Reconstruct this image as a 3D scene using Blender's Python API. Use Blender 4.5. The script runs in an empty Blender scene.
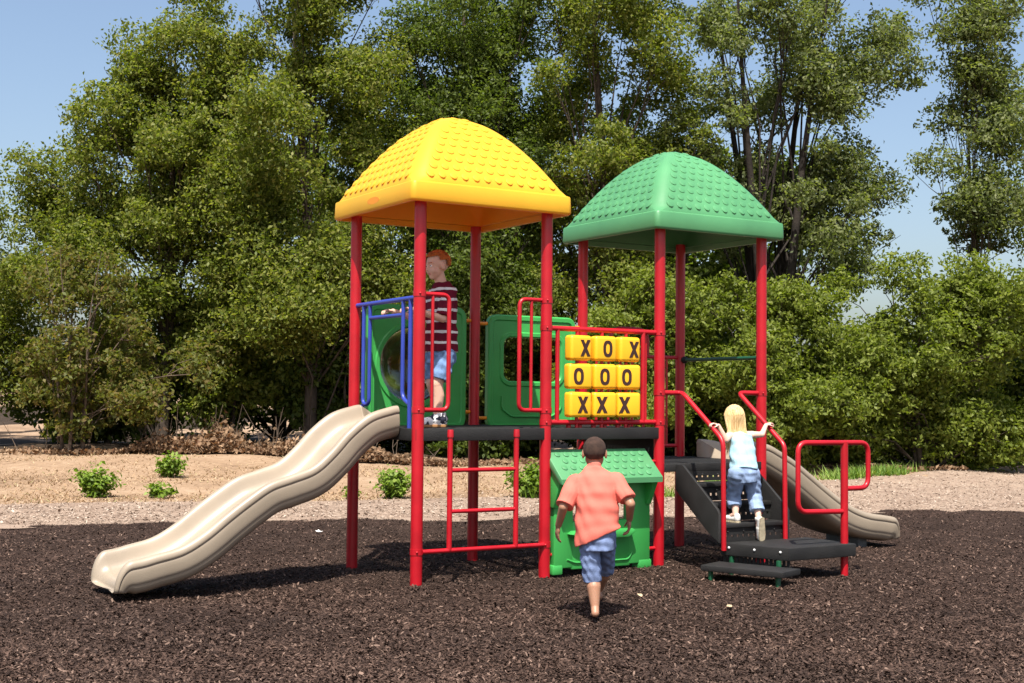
import bpy, bmesh, math, random
import numpy as np
from mathutils import Vector, Matrix

C = bpy.context.scene
COL = C.collection
PI = math.pi

# ------------------------------------------------------------------ camera
cam_d = bpy.data.cameras.new("camera")
cam = bpy.data.objects.new("camera", cam_d)
COL.objects.link(cam)
pitch, roll = 0.042387, 0.0097616
X3 = Vector((1, 0, 0)); U3 = Vector((0, -math.sin(pitch), math.cos(pitch))); F3 = Vector((0, math.cos(pitch), math.sin(pitch)))
R3 = X3 * math.cos(roll) + U3 * math.sin(roll)
V3 = -X3 * math.sin(roll) + U3 * math.cos(roll)
m = Matrix((R3, V3, -F3)).transposed().to_4x4()
m.translation = Vector((0, 0, 1.43015))
cam.matrix_world = m
cam_d.sensor_width = 36.0
cam_d.lens = 1316.0 / 1024 * 36
cam_d.clip_start = 0.1
cam_d.clip_end = 2000
C.camera = cam

# ------------------------------------------------------------------ light and exposure
to_sun = Vector((-0.112, -1.537, 2.9)).normalized()
elev = math.asin(to_sun.z)
w = bpy.data.worlds.new("World"); C.world = w; w.use_nodes = True
nt = w.node_tree
sky = nt.nodes.new("ShaderNodeTexSky"); sky.sky_type = 'NISHITA'; sky.sun_disc = False
sky.sun_elevation = elev
sky.sun_rotation = math.atan2(to_sun.x, to_sun.y)
sky.air_density = 1.0; sky.dust_density = 3.0; sky.ozone_density = 1.0
nt.links.new(sky.outputs[0], nt.nodes["Background"].inputs[0])
nt.nodes["Background"].inputs[1].default_value = 0.105
sd = bpy.data.lights.new("sun", 'SUN'); sd.energy = 5.0; sd.angle = math.radians(0.53); sd.color = (1.0, 0.955, 0.88)
so = bpy.data.objects.new("sun", sd); COL.objects.link(so)
so.rotation_euler = to_sun.to_track_quat('Z', 'Y').to_euler()
C.view_settings.view_transform = 'Standard'; C.view_settings.look = 'None'
C.view_settings.exposure = 0.88; C.view_settings.gamma = 1.0
C.view_settings.use_curve_mapping = False
C.render.engine = 'CYCLES'
C.cycles.max_bounces = 7; C.cycles.diffuse_bounces = 4; C.cycles.transparent_max_bounces = 8
C.cycles.use_denoising = True

# ------------------------------------------------------------------ helpers
OX, OY, ROT, S = -0.706339, 9.990056, 0.551227, 1.152073
EU = Vector((math.cos(ROT), math.sin(ROT), 0)); EV = Vector((-math.sin(ROT), math.cos(ROT), 0))
def L(u, v, z=0.0):
    """playground coordinates (along the row, towards the back, up) to world"""
    return Vector((OX, OY, 0)) + EU * u + EV * v + Vector((0, 0, z))

def nodes(name):
    mt = bpy.data.materials.new(name); mt.use_nodes = True
    t = mt.node_tree
    return mt, t, t.nodes["Principled BSDF"]

def mat(name, col, rough=0.5, bump=0.0, bscale=80.0, var=0.0, vscale=6.0, spec=0.5, dirt=None, coat=0.0):
    """paint, plastic or cloth: base colour with slow tone variation, fine bump and roughness wear"""
    mt, t, b = nodes(name)
    b.inputs["Roughness"].default_value = rough
    b.inputs["Specular IOR Level"].default_value = spec
    if coat: b.inputs["Coat Weight"].default_value = coat; b.inputs["Coat Roughness"].default_value = 0.15
    tc = t.nodes.new("ShaderNodeTexCoord")
    n1 = t.nodes.new("ShaderNodeTexNoise"); n1.inputs["Scale"].default_value = vscale; n1.inputs["Detail"].default_value = 6
    t.links.new(tc.outputs["Object"], n1.inputs["Vector"])
    r = t.nodes.new("ShaderNodeValToRGB")
    c2 = dirt if dirt else tuple(c * (1 - var) for c in col)
    r.color_ramp.elements[0].position = 0.36; r.color_ramp.elements[1].position = 0.62
    r.color_ramp.elements[0].color = (*[c2[i] * (0.5 if dirt else 1) + (col[i] * 0.5 if dirt else 0) for i in range(3)], 1)
    r.color_ramp.elements[1].color = (*col, 1)
    t.links.new(n1.outputs["Fac"], r.inputs["Fac"])
    t.links.new(r.outputs["Color"], b.inputs["Base Color"])
    mr = t.nodes.new("ShaderNodeMapRange"); mr.inputs["To Min"].default_value = max(0.05, rough - 0.1); mr.inputs["To Max"].default_value = min(1, rough + 0.12)
    t.links.new(n1.outputs["Fac"], mr.inputs["Value"]); t.links.new(mr.outputs[0], b.inputs["Roughness"])
    if bump:
        n2 = t.nodes.new("ShaderNodeTexNoise"); n2.inputs["Scale"].default_value = bscale; n2.inputs["Detail"].default_value = 3
        t.links.new(tc.outputs["Object"], n2.inputs["Vector"])
        bp = t.nodes.new("ShaderNodeBump"); bp.inputs["Strength"].default_value = bump; bp.inputs["Distance"].default_value = 0.01
        t.links.new(n2.outputs["Fac"], bp.inputs["Height"]); t.links.new(bp.outputs[0], b.inputs["Normal"])
    return mt

def obj(name, bm, m=None, parent=None, smooth=True, mats=None, angle=40):
    me = bpy.data.meshes.new(name)
    bmesh.ops.recalc_face_normals(bm, faces=bm.faces)
    if smooth:
        ca = math.radians(angle)
        for f in bm.faces: f.smooth = True
        for e in bm.edges:
            if len(e.link_faces) == 2 and e.calc_face_angle(0) > ca: e.smooth = False
    bm.to_mesh(me); bm.free()
    for x in (mats or [m]): me.materials.append(x)
    o = bpy.data.objects.new(name, me); COL.objects.link(o)
    if parent: o.parent = parent
    return o

def empty(name, loc, rz=0, label=None, cat=None, group=None):
    o = bpy.data.objects.new(name, None); COL.objects.link(o); o.location = loc; o.rotation_euler = (0, 0, rz)
    o.empty_display_size = 0.1
    return tag(o, label, cat, group)

def tag(o, label=None, cat=None, group=None, kind=None):
    if label: o["label"] = label
    if cat: o["category"] = cat
    if group: o["group"] = group
    if kind: o["kind"] = kind
    return o

def copy(o, parent, loc=None, name=None):
    c = o.copy(); COL.objects.link(c); c.parent = parent
    if loc is not None: c.location = loc
    return c

def box(bm, x0, x1, y0, y1, z0, z1, bev=0.0, mi=0, seg=2):
    r = bmesh.ops.create_cube(bm, size=1.0)
    vs = r["verts"]
    for v in vs:
        v.co = Vector(((x0 + x1) / 2 + v.co.x * (x1 - x0), (y0 + y1) / 2 + v.co.y * (y1 - y0), (z0 + z1) / 2 + v.co.z * (z1 - z0)))
    fs = set(f for v in vs for f in v.link_faces)
    for f in fs: f.material_index = mi
    if bev:
        es = list(set(e for v in vs for e in v.link_edges))
        bmesh.ops.bevel(bm, geom=es, offset=bev, segments=seg, affect='EDGES', profile=0.5, material=mi)
    return vs

def prism(bm, pts, axis, a0, a1, bev=0.0, mi=0):
    """closed polygon pts in the plane across 'axis' ('u','v','z'), extruded from a0 to a1"""
    def P(p, a):
        return {'u': (a, p[0], p[1]), 'v': (p[0], a, p[1]), 'z': (p[0], p[1], a)}[axis]
    A = [bm.verts.new(P(p, a0)) for p in pts]; B = [bm.verts.new(P(p, a1)) for p in pts]
    fs = [bm.faces.new(A), bm.faces.new(B[::-1])]
    n = len(pts)
    for i in range(n): fs.append(bm.faces.new((A[i], B[i], B[(i + 1) % n], A[(i + 1) % n])))
    for f in fs: f.material_index = mi
    if bev:
        es = list(set(list(fs[0].edges) + list(fs[1].edges)))
        bmesh.ops.bevel(bm, geom=es, offset=bev, segments=2, affect='EDGES', profile=0.5, material=mi)

def fillet(pts, r, n=6):
    pts = [Vector(p) for p in pts]; out = [pts[0]]
    for i in range(1, len(pts) - 1):
        a, b, c = pts[i - 1], pts[i], pts[i + 1]
        d1 = (a - b); d2 = (c - b)
        rr = min(r, d1.length * 0.49, d2.length * 0.49)
        p1 = b + d1.normalized() * rr; p2 = b + d2.normalized() * rr
        for k in range(n + 1):
            t = k / n
            out.append(p1 * (1 - t) ** 2 + b * 2 * t * (1 - t) + p2 * t * t)
    out.append(pts[-1]); return out

def tube(bm, pts, r, n=12, r2=None, cap=True, mi=0):
    pts = [Vector(p) for p in pts]; N = len(pts)
    rings = []; prev = None
    for i in range(N):
        t = (pts[min(i + 1, N - 1)] - pts[max(i - 1, 0)]).normalized()
        if prev is None:
            up = Vector((0, 0, 1)) if abs(t.z) < 0.9 else Vector((1, 0, 0))
            a = t.cross(up).normalized()
        else:
            a = (prev - t * prev.dot(t)).normalized()
        b = t.cross(a); prev = a
        rr = r if r2 is None else r + (r2 - r) * i / (N - 1)
        rings.append([bm.verts.new(pts[i] + (a * math.cos(2 * PI * k / n) + b * math.sin(2 * PI * k / n)) * rr) for k in range(n)])
    for i in range(N - 1):
        for k in range(n):
            f = bm.faces.new((rings[i][k], rings[i][(k + 1) % n], rings[i + 1][(k + 1) % n], rings[i + 1][k])); f.material_index = mi
    if cap:
        bm.faces.new(rings[0][::-1]).material_index = mi; bm.faces.new(rings[-1]).material_index = mi

def catmull(pts, n=8):
    P = [np.array(p, float) for p in pts]; P = [2 * P[0] - P[1]] + P + [2 * P[-1] - P[-2]]
    out = []
    for i in range(1, len(P) - 2):
        for k in range(n):
            t = k / n
            out.append(0.5 * (2 * P[i] + (P[i + 1] - P[i - 1]) * t + (2 * P[i - 1] - 5 * P[i] + 4 * P[i + 1] - P[i + 2]) * t * t + (3 * P[i] - P[i - 1] - 3 * P[i + 1] + P[i + 2]) * t ** 3))
    out.append(P[-2]); return out

def raw_mesh(name, verts, faces_n, m, parent=None, smooth=False):
    """verts (N*k,3) with every k consecutive verts one polygon"""
    k = faces_n; nv = len(verts); nf = nv // k
    me = bpy.data.meshes.new(name)
    me.vertices.add(nv); me.vertices.foreach_set("co", np.asarray(verts, np.float32).ravel())
    me.loops.add(nv); me.loops.foreach_set("vertex_index", np.arange(nv, dtype=np.int32))
    me.polygons.add(nf); me.polygons.foreach_set("loop_start", np.arange(0, nv, k, dtype=np.int32))
    me.update(calc_edges=True); me.validate()
    me.materials.append(m)
    o = bpy.data.objects.new(name, me); COL.objects.link(o)
    if parent: o.parent = parent
    return o

# ------------------------------------------------------------------ materials
M = {}
M['red'] = mat('red_powder_coat', (0.43, 0.005, 0.013), 0.36, 0.05, 300, 0.22, 4)
M['blue'] = mat('blue_powder_coat', (0.025, 0.05, 0.32), 0.36, 0.05, 300, 0.12, 3)
M['yellow'] = mat('yellow_plastic', (0.78, 0.475, 0.032), 0.42, 0.05, 160, 0.10, 2.0, 0.35)
_t = M['yellow'].node_tree      # the moulded yellow shell lets a little orange light through
_tr = _t.nodes.new("ShaderNodeBsdfTranslucent"); _tr.inputs["Color"].default_value = (1.0, 0.15, 0.003, 1)
_mx = _t.nodes.new("ShaderNodeMixShader"); _mx.inputs[0].default_value = 0.24
_t.links.new(_t.nodes["Principled BSDF"].outputs[0], _mx.inputs[1]); _t.links.new(_tr.outputs[0], _mx.inputs[2]); _t.links.new(_mx.outputs[0], _t.nodes["Material Output"].inputs["Surface"])
M['tile_yellow'] = mat('tile_yellow_plastic', (0.88, 0.44, 0.012), 0.45, 0.05, 160, 0.06, 5)
M['roof_green'] = mat('roof_green_plastic', (0.075, 0.255, 0.105), 0.42, 0.05, 160, 0.16, 2.0)
M['green'] = mat('green_plastic', (0.045, 0.34, 0.07), 0.42, 0.05, 160, 0.14, 2.5)
M['dark_green'] = mat('dark_green_paint', (0.008, 0.07, 0.03), 0.4, 0, 1, 0.1, 4)
M['orange'] = mat('orange_plastic', (0.75, 0.26, 0.01), 0.45, 0, 1, 0.08, 8)
M['tan'] = mat('tan_plastic', (0.315, 0.255, 0.188), 0.40, 0.06, 140, 0.16, 2.4)
M['black'] = mat('black_vinyl_coating', (0.0135, 0.0128, 0.0122), 0.66, 0.35, 130, 0.35, 7, 0.4)
M['bolt'] = mat('zinc_bolt', (0.6, 0.6, 0.6), 0.35)
M['ink'] = mat('dark_brown_letter', (0.035, 0.012, 0.008), 0.5)
M['grey'] = mat('grey_footing', (0.12, 0.12, 0.115), 0.8, 0.3, 60, 0.3, 9)
mt, t, b = nodes('clear_polycarbonate')
b.inputs["Base Color"].default_value = (0.93, 0.96, 0.97, 1); b.inputs["Roughness"].default_value = 0.06
b.inputs["Transmission Weight"].default_value = 1.0; b.inputs["IOR"].default_value = 1.45
M['clear'] = mt

# ------------------------------------------------------------------ ground
def gz(x, y):
    """ground height: flat, a low mound of dry grass on the left, and a very slow rise behind the trees"""
    x = np.asarray(x, float); y = np.asarray(y, float)
    a = np.clip((y - 18.5) / 7.0, 0, 1); a = a * a * (3 - 2 * a)
    l = 1 / (1 + np.exp((x + 2.5) / 2.0))
    h = a * (0.02 + 0.24 * l)
    h = h + a * (0.05 * np.sin(x * 0.9 + 0.5) * np.sin(y * 0.8) + 0.035 * np.sin(x * 2.3 + y) * np.sin(y * 1.7 - 0.4 * x) + 0.016 * np.sin(x * 5.3) * np.sin(y * 4.1 + x))
    h = h + np.clip((y - 40) / 200, 0, 1) * 2.0
    return h

def grid_mesh(name, xs, ys, zf, m, kind='structure'):
    X, Y = np.meshgrid(xs, ys); Z = zf(X, Y)
    nx, ny = len(xs), len(ys)
    v = np.stack([X, Y, Z], -1).reshape(-1, 3)
    i = np.arange(nx * ny).reshape(ny, nx)
    f = np.stack([i[:-1, :-1], i[:-1, 1:], i[1:, 1:], i[1:, :-1]], -1).reshape(-1, 4)
    me = bpy.data.meshes.new(name); me.from_pydata(v.tolist(), [], f.tolist()); me.update()
    me.polygons.foreach_set("use_smooth", np.ones(len(f), bool))
    me.materials.append(m)
    o = bpy.data.objects.new(name, me); COL.objects.link(o); o["kind"] = kind
    return o

def ground_mat(name, cols, scales, bump=0.5, bscale=40, rough=0.95):
    """earth: two noise layers over three colours, fine grain, bump"""
    mt, t, b = nodes(name)
    b.inputs["Roughness"].default_value = rough; b.inputs["Specular IOR Level"].default_value = 0.15
    tc = t.nodes.new("ShaderNodeTexCoord")
    ns = []
    for s in scales:
        n = t.nodes.new("ShaderNodeTexNoise"); n.inputs["Scale"].default_value = s; n.inputs["Detail"].default_value = 7; n.inputs["Roughness"].default_value = 0.65
        t.links.new(tc.outputs["Object"], n.inputs["Vector"]); ns.append(n)
    r = t.nodes.new("ShaderNodeValToRGB")
    e = r.color_ramp.elements; e[0].position = 0.33; e[0].color = (*cols[0], 1); e[1].position = 0.68; e[1].color = (*cols[2], 1)
    k = e.new(0.5); k.color = (*cols[1], 1)
    mx = t.nodes.new("ShaderNodeMix"); mx.inputs[0].default_value = 0.45
    t.links.new(ns[0].outputs["Fac"], mx.inputs[2]); t.links.new(ns[1].outputs["Fac"], mx.inputs[3])
    t.links.new(mx.outputs[0], r.inputs["Fac"]); t.links.new(r.outputs[0], b.inputs["Base Color"])
    n2 = t.nodes.new("ShaderNodeTexNoise"); n2.inputs["Scale"].default_value = bscale; n2.inputs["Detail"].default_value = 5
    t.links.new(tc.outputs["Object"], n2.inputs["Vector"])
    bp = t.nodes.new("ShaderNodeBump"); bp.inputs["Strength"].default_value = bump; bp.inputs["Distance"].default_value = 0.03
    t.links.new(n2.outputs["Fac"], bp.inputs["Height"]); t.links.new(bp.outputs[0], b.inputs["Normal"])
    return mt

M['straw'] = ground_mat('dry_grass_soil', [(0.14, 0.09, 0.056), (0.27, 0.18, 0.113), (0.37, 0.275, 0.19)], (0.45, 9), 1.0, 12)
M['path'] = ground_mat('pale_wood_chip', [(0.19, 0.13, 0.097), (0.275, 0.20, 0.15), (0.35, 0.27, 0.205)], (1.6, 26), 0.8, 45)
M['mulch'] = ground_mat('dark_mulch_soil', [(0.019, 0.011, 0.008), (0.037, 0.022, 0.016), (0.056, 0.034, 0.026)], (1.3, 60), 1.0, 70)

xs = np.concatenate([[-900, -300, -120, -60, -35], np.linspace(-20, 20, 101), [35, 60, 120, 300, 900]])
ys = np.concatenate([[-300, -60, -15, 0], np.linspace(5, 36, 78), [45, 70, 130, 300, 900]])
def edge_y(x):           # far edge of the mulch bed: a little wavy
    x = np.asarray(x, float)
    return 15.95 + 0.28 * (x + 0.3) - 0.004 * (x + 0.3) ** 2 * 0 + 0.12 * np.sin(x * 1.7) + 0.07 * np.sin(x * 5.1 + 1) + 0.05 * np.sin(x * 11.3 + 2) + 0.035 * np.sin(x * 23 + np.sin(x * 3))
grid_mesh('ground', xs, ys, lambda x, y: gz(x, y) - 0.012 - 0.09 * np.clip((edge_y(np.clip(x, -16, 16)) - 0.35 - y) / 0.5, 0, 1), M['straw'])

def path_y(x):           # far edge of the pale strip
    x = np.asarray(x, float)
    return 18.9 + 0.30 * np.clip(x, -8, 3) + 1.08 * np.clip(x - 2.5, 0, 9) + 0.15 * np.sin(x * 1.3 + 2)

def strip(name, xs, n, y0f, y1f, zf, m):
    xs = np.asarray(xs); y0 = y0f(xs); y1 = y1f(xs)
    tt = np.linspace(0, 1, n)[:, None]
    Y = y0 * (1 - tt) + y1 * tt; X = np.repeat(xs[None], n, 0); Z = zf(X, Y)
    nx = len(xs); v = np.stack([X, Y, Z], -1).reshape(-1, 3)
    i = np.arange(nx * n).reshape(n, nx)
    f = np.stack([i[:-1, :-1], i[:-1, 1:], i[1:, 1:], i[1:, :-1]], -1).reshape(-1, 4)
    me = bpy.data.meshes.new(name); me.from_pydata(v.tolist(), [], f.tolist()); me.update()
    me.polygons.foreach_set("use_smooth", np.ones(len(f), bool)); me.materials.append(m)
    o = bpy.data.objects.new(name, me); COL.objects.link(o); o["kind"] = 'structure'
    return o
sx = np.linspace(-16, 16, 161)
strip('path', sx, 24, lambda x: edge_y(x) - 0.5, path_y, lambda x, y: gz(x, y) - 0.004, M['path'])
def mulch_z(x, y):
    e = np.clip((edge_y(x) - y) / 0.35, 0, 1)
    return 0.0 - 0.03 * (1 - e) + e * (0.016 * np.sin(x * 2.3 + y) * np.sin(y * 1.9 - x * 0.6) + 0.012 * np.sin(x * 5.1 + 1.3 * y) * np.sin(y * 4.3 - x) + 0.006 * np.sin(x * 11 + 1) * np.sin(y * 9)) - 0.03 * np.exp(-((x + 3.2) ** 2 + (y - 9.1) ** 2) / 0.5)
strip('mulch_bed', np.linspace(-16, 16, 801), 140, lambda x: 0 * x + 3.0, edge_y, lambda x, y: mulch_z(x, y) + 0.004, M['mulch'])

M['floor'] = ground_mat('leafy_forest_soil', [(0.020, 0.014, 0.009), (0.042, 0.028, 0.018), (0.075, 0.05, 0.03)], (2.2, 22), 1.0, 35)
strip('forest_floor', np.linspace(-40, 40, 161), 40, lambda x: 26.3 + 0.25 * np.sin(x * 1.1) + 0.12 * np.sin(x * 3.7) + 0.22 * np.clip(x, 0, 9), lambda x: 0 * x + 75, lambda x, y: gz(x, y) - 0.002, M['floor'])
rng = np.random.default_rng(7)
def island_mat(name, cols, rough=0.8, transl=0.0, tcol=None, spec=0.3, pos=None):
    """scattered leaves / chips: every loose piece draws its own colour from the ramp"""
    mt, t, b = nodes(name)
    g = t.nodes.new("ShaderNodeNewGeometry"); r = t.nodes.new("ShaderNodeValToRGB")
    e = r.color_ramp.elements
    pos = pos or [i / (len(cols) - 1) for i in range(len(cols))]
    e[0].color = (*cols[0], 1); e[0].position = pos[0]; e[1].color = (*cols[-1], 1); e[1].position = pos[-1]
    for c, p in zip(cols[1:-1], pos[1:-1]): e.new(p).color = (*c, 1)
    t.links.new(g.outputs["Random Per Island"], r.inputs["Fac"]); t.links.new(r.outputs[0], b.inputs["Base Color"])
    b.inputs["Roughness"].default_value = rough; b.inputs["Specular IOR Level"].default_value = spec
    if transl:
        tr = t.nodes.new("ShaderNodeBsdfTranslucent"); mx = t.nodes.new("ShaderNodeMixShader"); mx.inputs[0].default_value = transl
        hs = t.nodes.new("ShaderNodeMix"); hs.data_type = 'RGBA'; hs.blend_type = 'MULTIPLY'; hs.inputs[0].default_value = 1.0
        hs.inputs[7].default_value = (*(tcol or (1.5, 1.7, 0.6)), 1)
        t.links.new(r.outputs[0], hs.inputs[6]); t.links.new(hs.outputs[2], tr.inputs["Color"])
        t.links.new(b.outputs[0], mx.inputs[1]); t.links.new(tr.outputs[0], mx.inputs[2])
        t.links.new(mx.outputs[0], t.nodes["Material Output"].inputs["Surface"])
    return mt

def chips(name, n, xf, yf, zf, l0, l1, tilt, m, aspect=(0.25, 0.5), lift=0.008):
    """flat bark / wood / straw pieces lying at random"""
    x, y = xf(n), yf(n); 
    if callable(y): y = y(x)
    z = zf(x, y) + lift * rng.random(n)
    a = rng.random(n) * 2 * PI; ln = l0 + (l1 - l0) * rng.random(n) ** 2.2
    tl = rng.normal(0, tilt, n); t2 = rng.normal(0, tilt, n)
    d = np.stack([np.cos(a) * np.cos(tl), np.sin(a) * np.cos(tl), np.sin(tl)], 1)
    s = np.stack([-np.sin(a) * np.cos(t2), np.cos(a) * np.cos(t2), np.sin(t2)], 1)
    wd = ln * (aspect[0] + (aspect[1] - aspect[0]) * rng.random(n))
    c = np.stack([x, y, z + 0.25 * ln * np.abs(np.sin(tl))], 1)
    d *= ln[:, None] / 2; s *= wd[:, None] / 2
    j = lambda: 0.7 + 0.6 * rng.random((n, 1))
    V = np.stack([c + d * j() + s * 0.7, c + d * 0.2 + s * j(), c - d * j() + s * 0.5, c - d * 0.8 - s * j(), c + d * j() - s * 0.5], 1).reshape(-1, 3)
    o = raw_mesh(name, V, 5, m); o["kind"] = 'stuff'
    return o
M['chip'] = island_mat('mulch_chip', [(0.016, 0.0085, 0.006), (0.032, 0.0175, 0.012), (0.052, 0.030, 0.021), (0.082, 0.050, 0.037), (0.18, 0.12, 0.09)], 0.85, pos=[0, 0.3, 0.6, 0.9, 1.0], spec=0.25)
_t = M['chip'].node_tree; _b = _t.nodes["Principled BSDF"]      # damp and sun-bleached patches across the bed
_tc = _t.nodes.new("ShaderNodeTexCoord"); _n = _t.nodes.new("ShaderNodeTexNoise"); _n.inputs["Scale"].default_value = 0.55; _n.inputs["Detail"].default_value = 4
_t.links.new(_tc.outputs["Object"], _n.inputs["Vector"])
_r = _t.nodes.new("ShaderNodeMapRange"); _r.inputs["From Min"].default_value = 0.3; _r.inputs["From Max"].default_value = 0.7; _r.inputs["To Min"].default_value = 0.72; _r.inputs["To Max"].default_value = 1.35
_t.links.new(_n.outputs["Fac"], _r.inputs["Value"])
_m = _t.nodes.new("ShaderNodeMix"); _m.data_type = 'RGBA'; _m.blend_type = 'MULTIPLY'; _m.inputs[0].default_value = 1.0
_t.links.new(_t.nodes["Color Ramp"].outputs[0], _m.inputs[6]); _t.links.new(_r.outputs[0], _m.inputs[7]); _t.links.new(_m.outputs[2], _b.inputs["Base Color"])
def fan_y(y0, y1): return lambda n: 1 / (1 / y0 + (1 / y1 - 1 / y0) * rng.random(n))
_y = {}
def mulch_y(n):
    y = fan_y(5.6, 18.6)(n); _y['y'] = y; return y
NCH = 480000
yy = fan_y(5.8, 18.4)(NCH); xx = (rng.random(NCH) * 2 - 1) * (yy * 0.44 + 0.5)
k = yy < edge_y(xx) + 0.16 * rng.normal(size=NCH)
xx, yy = xx[k], yy[k]
tag(chips('mulch_chips', len(xx), lambda n: xx, lambda n: yy, lambda x, y: mulch_z(x, y) + 0.004, 0.008, 0.037, 0.32, M['chip']),
    'dark reddish brown bark mulch chips covering the play area', 'mulch')
M['pchip'] = island_mat('pale_wood_piece', [(0.13, 0.088, 0.064), (0.245, 0.178, 0.132), (0.32, 0.245, 0.187), (0.45, 0.37, 0.30)], 0.9, pos=[0, 0.35, 0.75, 1])
NP = 110000
yy = fan_y(13.0, 28)(NP); xx = (rng.random(NP) * 2 - 1) * (yy * 0.42 + 0.5)
k = (yy > edge_y(xx) - 0.05) & (yy < path_y(xx) + 0.3 * rng.normal(size=NP)); xx, yy = xx[k], yy[k]
tag(chips('wood_chips', len(xx), lambda n: xx, lambda n: yy, lambda x, y: gz(x, y), 0.015, 0.06, 0.25, M['pchip']),
    'pale tan wood chips strewn along the strip behind the mulch', 'wood chips')
# dry grass blades on the mound
M['hay'] = island_mat('dry_grass_blade', [(0.20, 0.125, 0.07), (0.34, 0.225, 0.13), (0.44, 0.32, 0.205), (0.22, 0.21, 0.08)], 0.9, 0.2, (1.1, 1.0, 0.8), pos=[0, 0.4, 0.86, 1])
def blades(name, x, y, h0, h1, wd, m, lean=0.6):
    n = len(x); z = gz(x, y) - 0.01
    a = rng.random(n) * 2 * PI; h = h0 + (h1 - h0) * rng.random(n) ** 2; ln = h * rng.random(n) * lean * 2
    c = np.stack([x, y, z], 1); s = np.stack([np.cos(a + 1.3), np.sin(a + 1.3), 0 * a], 1) * wd
    tip = c + np.stack([np.cos(a) * ln, np.sin(a) * ln, h], 1)
    o = raw_mesh(name, np.stack([c - s, c + s, tip], 1).reshape(-1, 3), 3, m); o["kind"] = 'stuff'; return o
NG = 45000
yy = fan_y(16.5, 28)(NG); xx = (rng.random(NG) * 2 - 1) * (yy * 0.42 + 0.5)
k = (yy > path_y(xx) + 0.15 * rng.normal(size=NG)) & (np.sin(xx * 1.1 + 1) * np.sin(yy * 1.3 + xx * 0.4) + 0.5 * np.sin(xx * 2.7 - yy) + 0.6 * rng.normal(size=NG) > -0.2); xx, yy = xx[k], yy[k]
tag(blades('dry_grass', xx, yy, 0.012, 0.055, 0.012, M['hay'], 1.6), 'short straw coloured dry grass on the low mound', 'grass')
M['gblade'] = island_mat('green_grass_blade', [(0.06, 0.12, 0.02), (0.13, 0.22, 0.035), (0.24, 0.30, 0.07)], 0.6, 0.3)
NG = 9000
xx = 3.0 + 8.5 * rng.random(NG); yy = path_y(xx) + 0.1 + 0.35 * np.abs(rng.normal(size=NG)) + 0.4 * (rng.random(NG) < 0.3)
k = (np.sin(xx * 2.1) + np.sin(xx * 5.3 + 1) + rng.normal(size=NG)) > -0.5; xx, yy = xx[k], yy[k]
xl = -7 + 11 * rng.random(2600); yl = path_y(xl) + 0.12 * rng.normal(size=2600); k = np.sin(xl * 3.3) + np.sin(xl * 1.4) > 0.5
xx = np.concatenate([xx, xl[k]]); yy = np.concatenate([yy, yl[k]])
tag(blades('green_grass', xx, yy, 0.06, 0.24, 0.014, M['gblade'], 0.8), 'fresh green grass tufts along the edge of the trees', 'grass')

def bit(name, label, cat, x, y, r, m, seed):
    rg = np.random.default_rng(seed); bm = bmesh.new(); n = 9; z = float(mulch_z(x, y)) + 0.03
    top = [bm.verts.new((r * (0.8 + 0.4 * rg.random()) * math.cos(2 * PI * k / n), 0.55 * r * (0.8 + 0.4 * rg.random()) * math.sin(2 * PI * k / n), 0.004 * rg.normal())) for k in range(n)]
    c = bm.verts.new((0, 0, -0.012))
    for k in range(n): bm.faces.new((top[k], top[(k + 1) % n], c))
    o = obj(name, bm, m, None); o.location = (x, y, z); o.rotation_euler = (0.15, 0.1, rg.random() * 6)
    sm = o.modifiers.new('t', 'SOLIDIFY'); sm.thickness = 0.003
    return tag(o, label, cat)
M['pale_leaf'] = mat('dry_pale_leaf', (0.55, 0.42, 0.26), 0.85, 0.3, 60, 0.3, 30); M['paper'] = mat('white_scrap', (0.72, 0.70, 0.66), 0.8, 0.3, 60, 0.2, 30)
bit('fallen_leaf', 'pale dry fallen leaf on the mulch in front of the low step', 'leaf', 1.49, 8.98, 0.040, M['pale_leaf'], 3)
bit('paper_scrap', 'white paper scrap on the mulch beyond the tan wavy slide', 'litter', -1.98, 13.7, 0.045, M['paper'], 4)
bit('fallen_leaf', 'small yellowish fallen leaf on the mulch right of the running boy', 'leaf', 0.93, 9.45, 0.026, M['pale_leaf'], 6)

# ------------------------------------------------------------------ trees and shrubs
def unit(a): return a / np.maximum(np.linalg.norm(a, axis=-1, keepdims=True), 1e-9)

def leaf_verts(c, n, l0, l1, asp=0.5, up=0.3, out=None, droop=0.35):
    """diamond leaves at centres c, normals biased upward/outward, tips drooping"""
    N = len(c)
    nrm = rng.normal(size=(N, 3)); nrm = unit(nrm) * 0.75; nrm[:, 2] += up
    if out is not None: nrm += out * 0.35
    nrm = unit(nrm)
    d = rng.normal(size=(N, 3)); d[:, 2] -= droop
    if out is not None: d += out * 0.5
    d = unit(d - nrm * (d * nrm).sum(1, keepdims=True)); s = np.cross(nrm, d)
    ln = (l0 + (l1 - l0) * rng.random(N))[:, None]
    f = nrm * ln * 0.10
    return np.stack([c - d * ln * 0.5, c + s * ln * asp * 0.5 + f, c + d * ln * 0.5 - f, c - s * ln * asp * 0.5 + f], 1).reshape(-1, 3)

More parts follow.
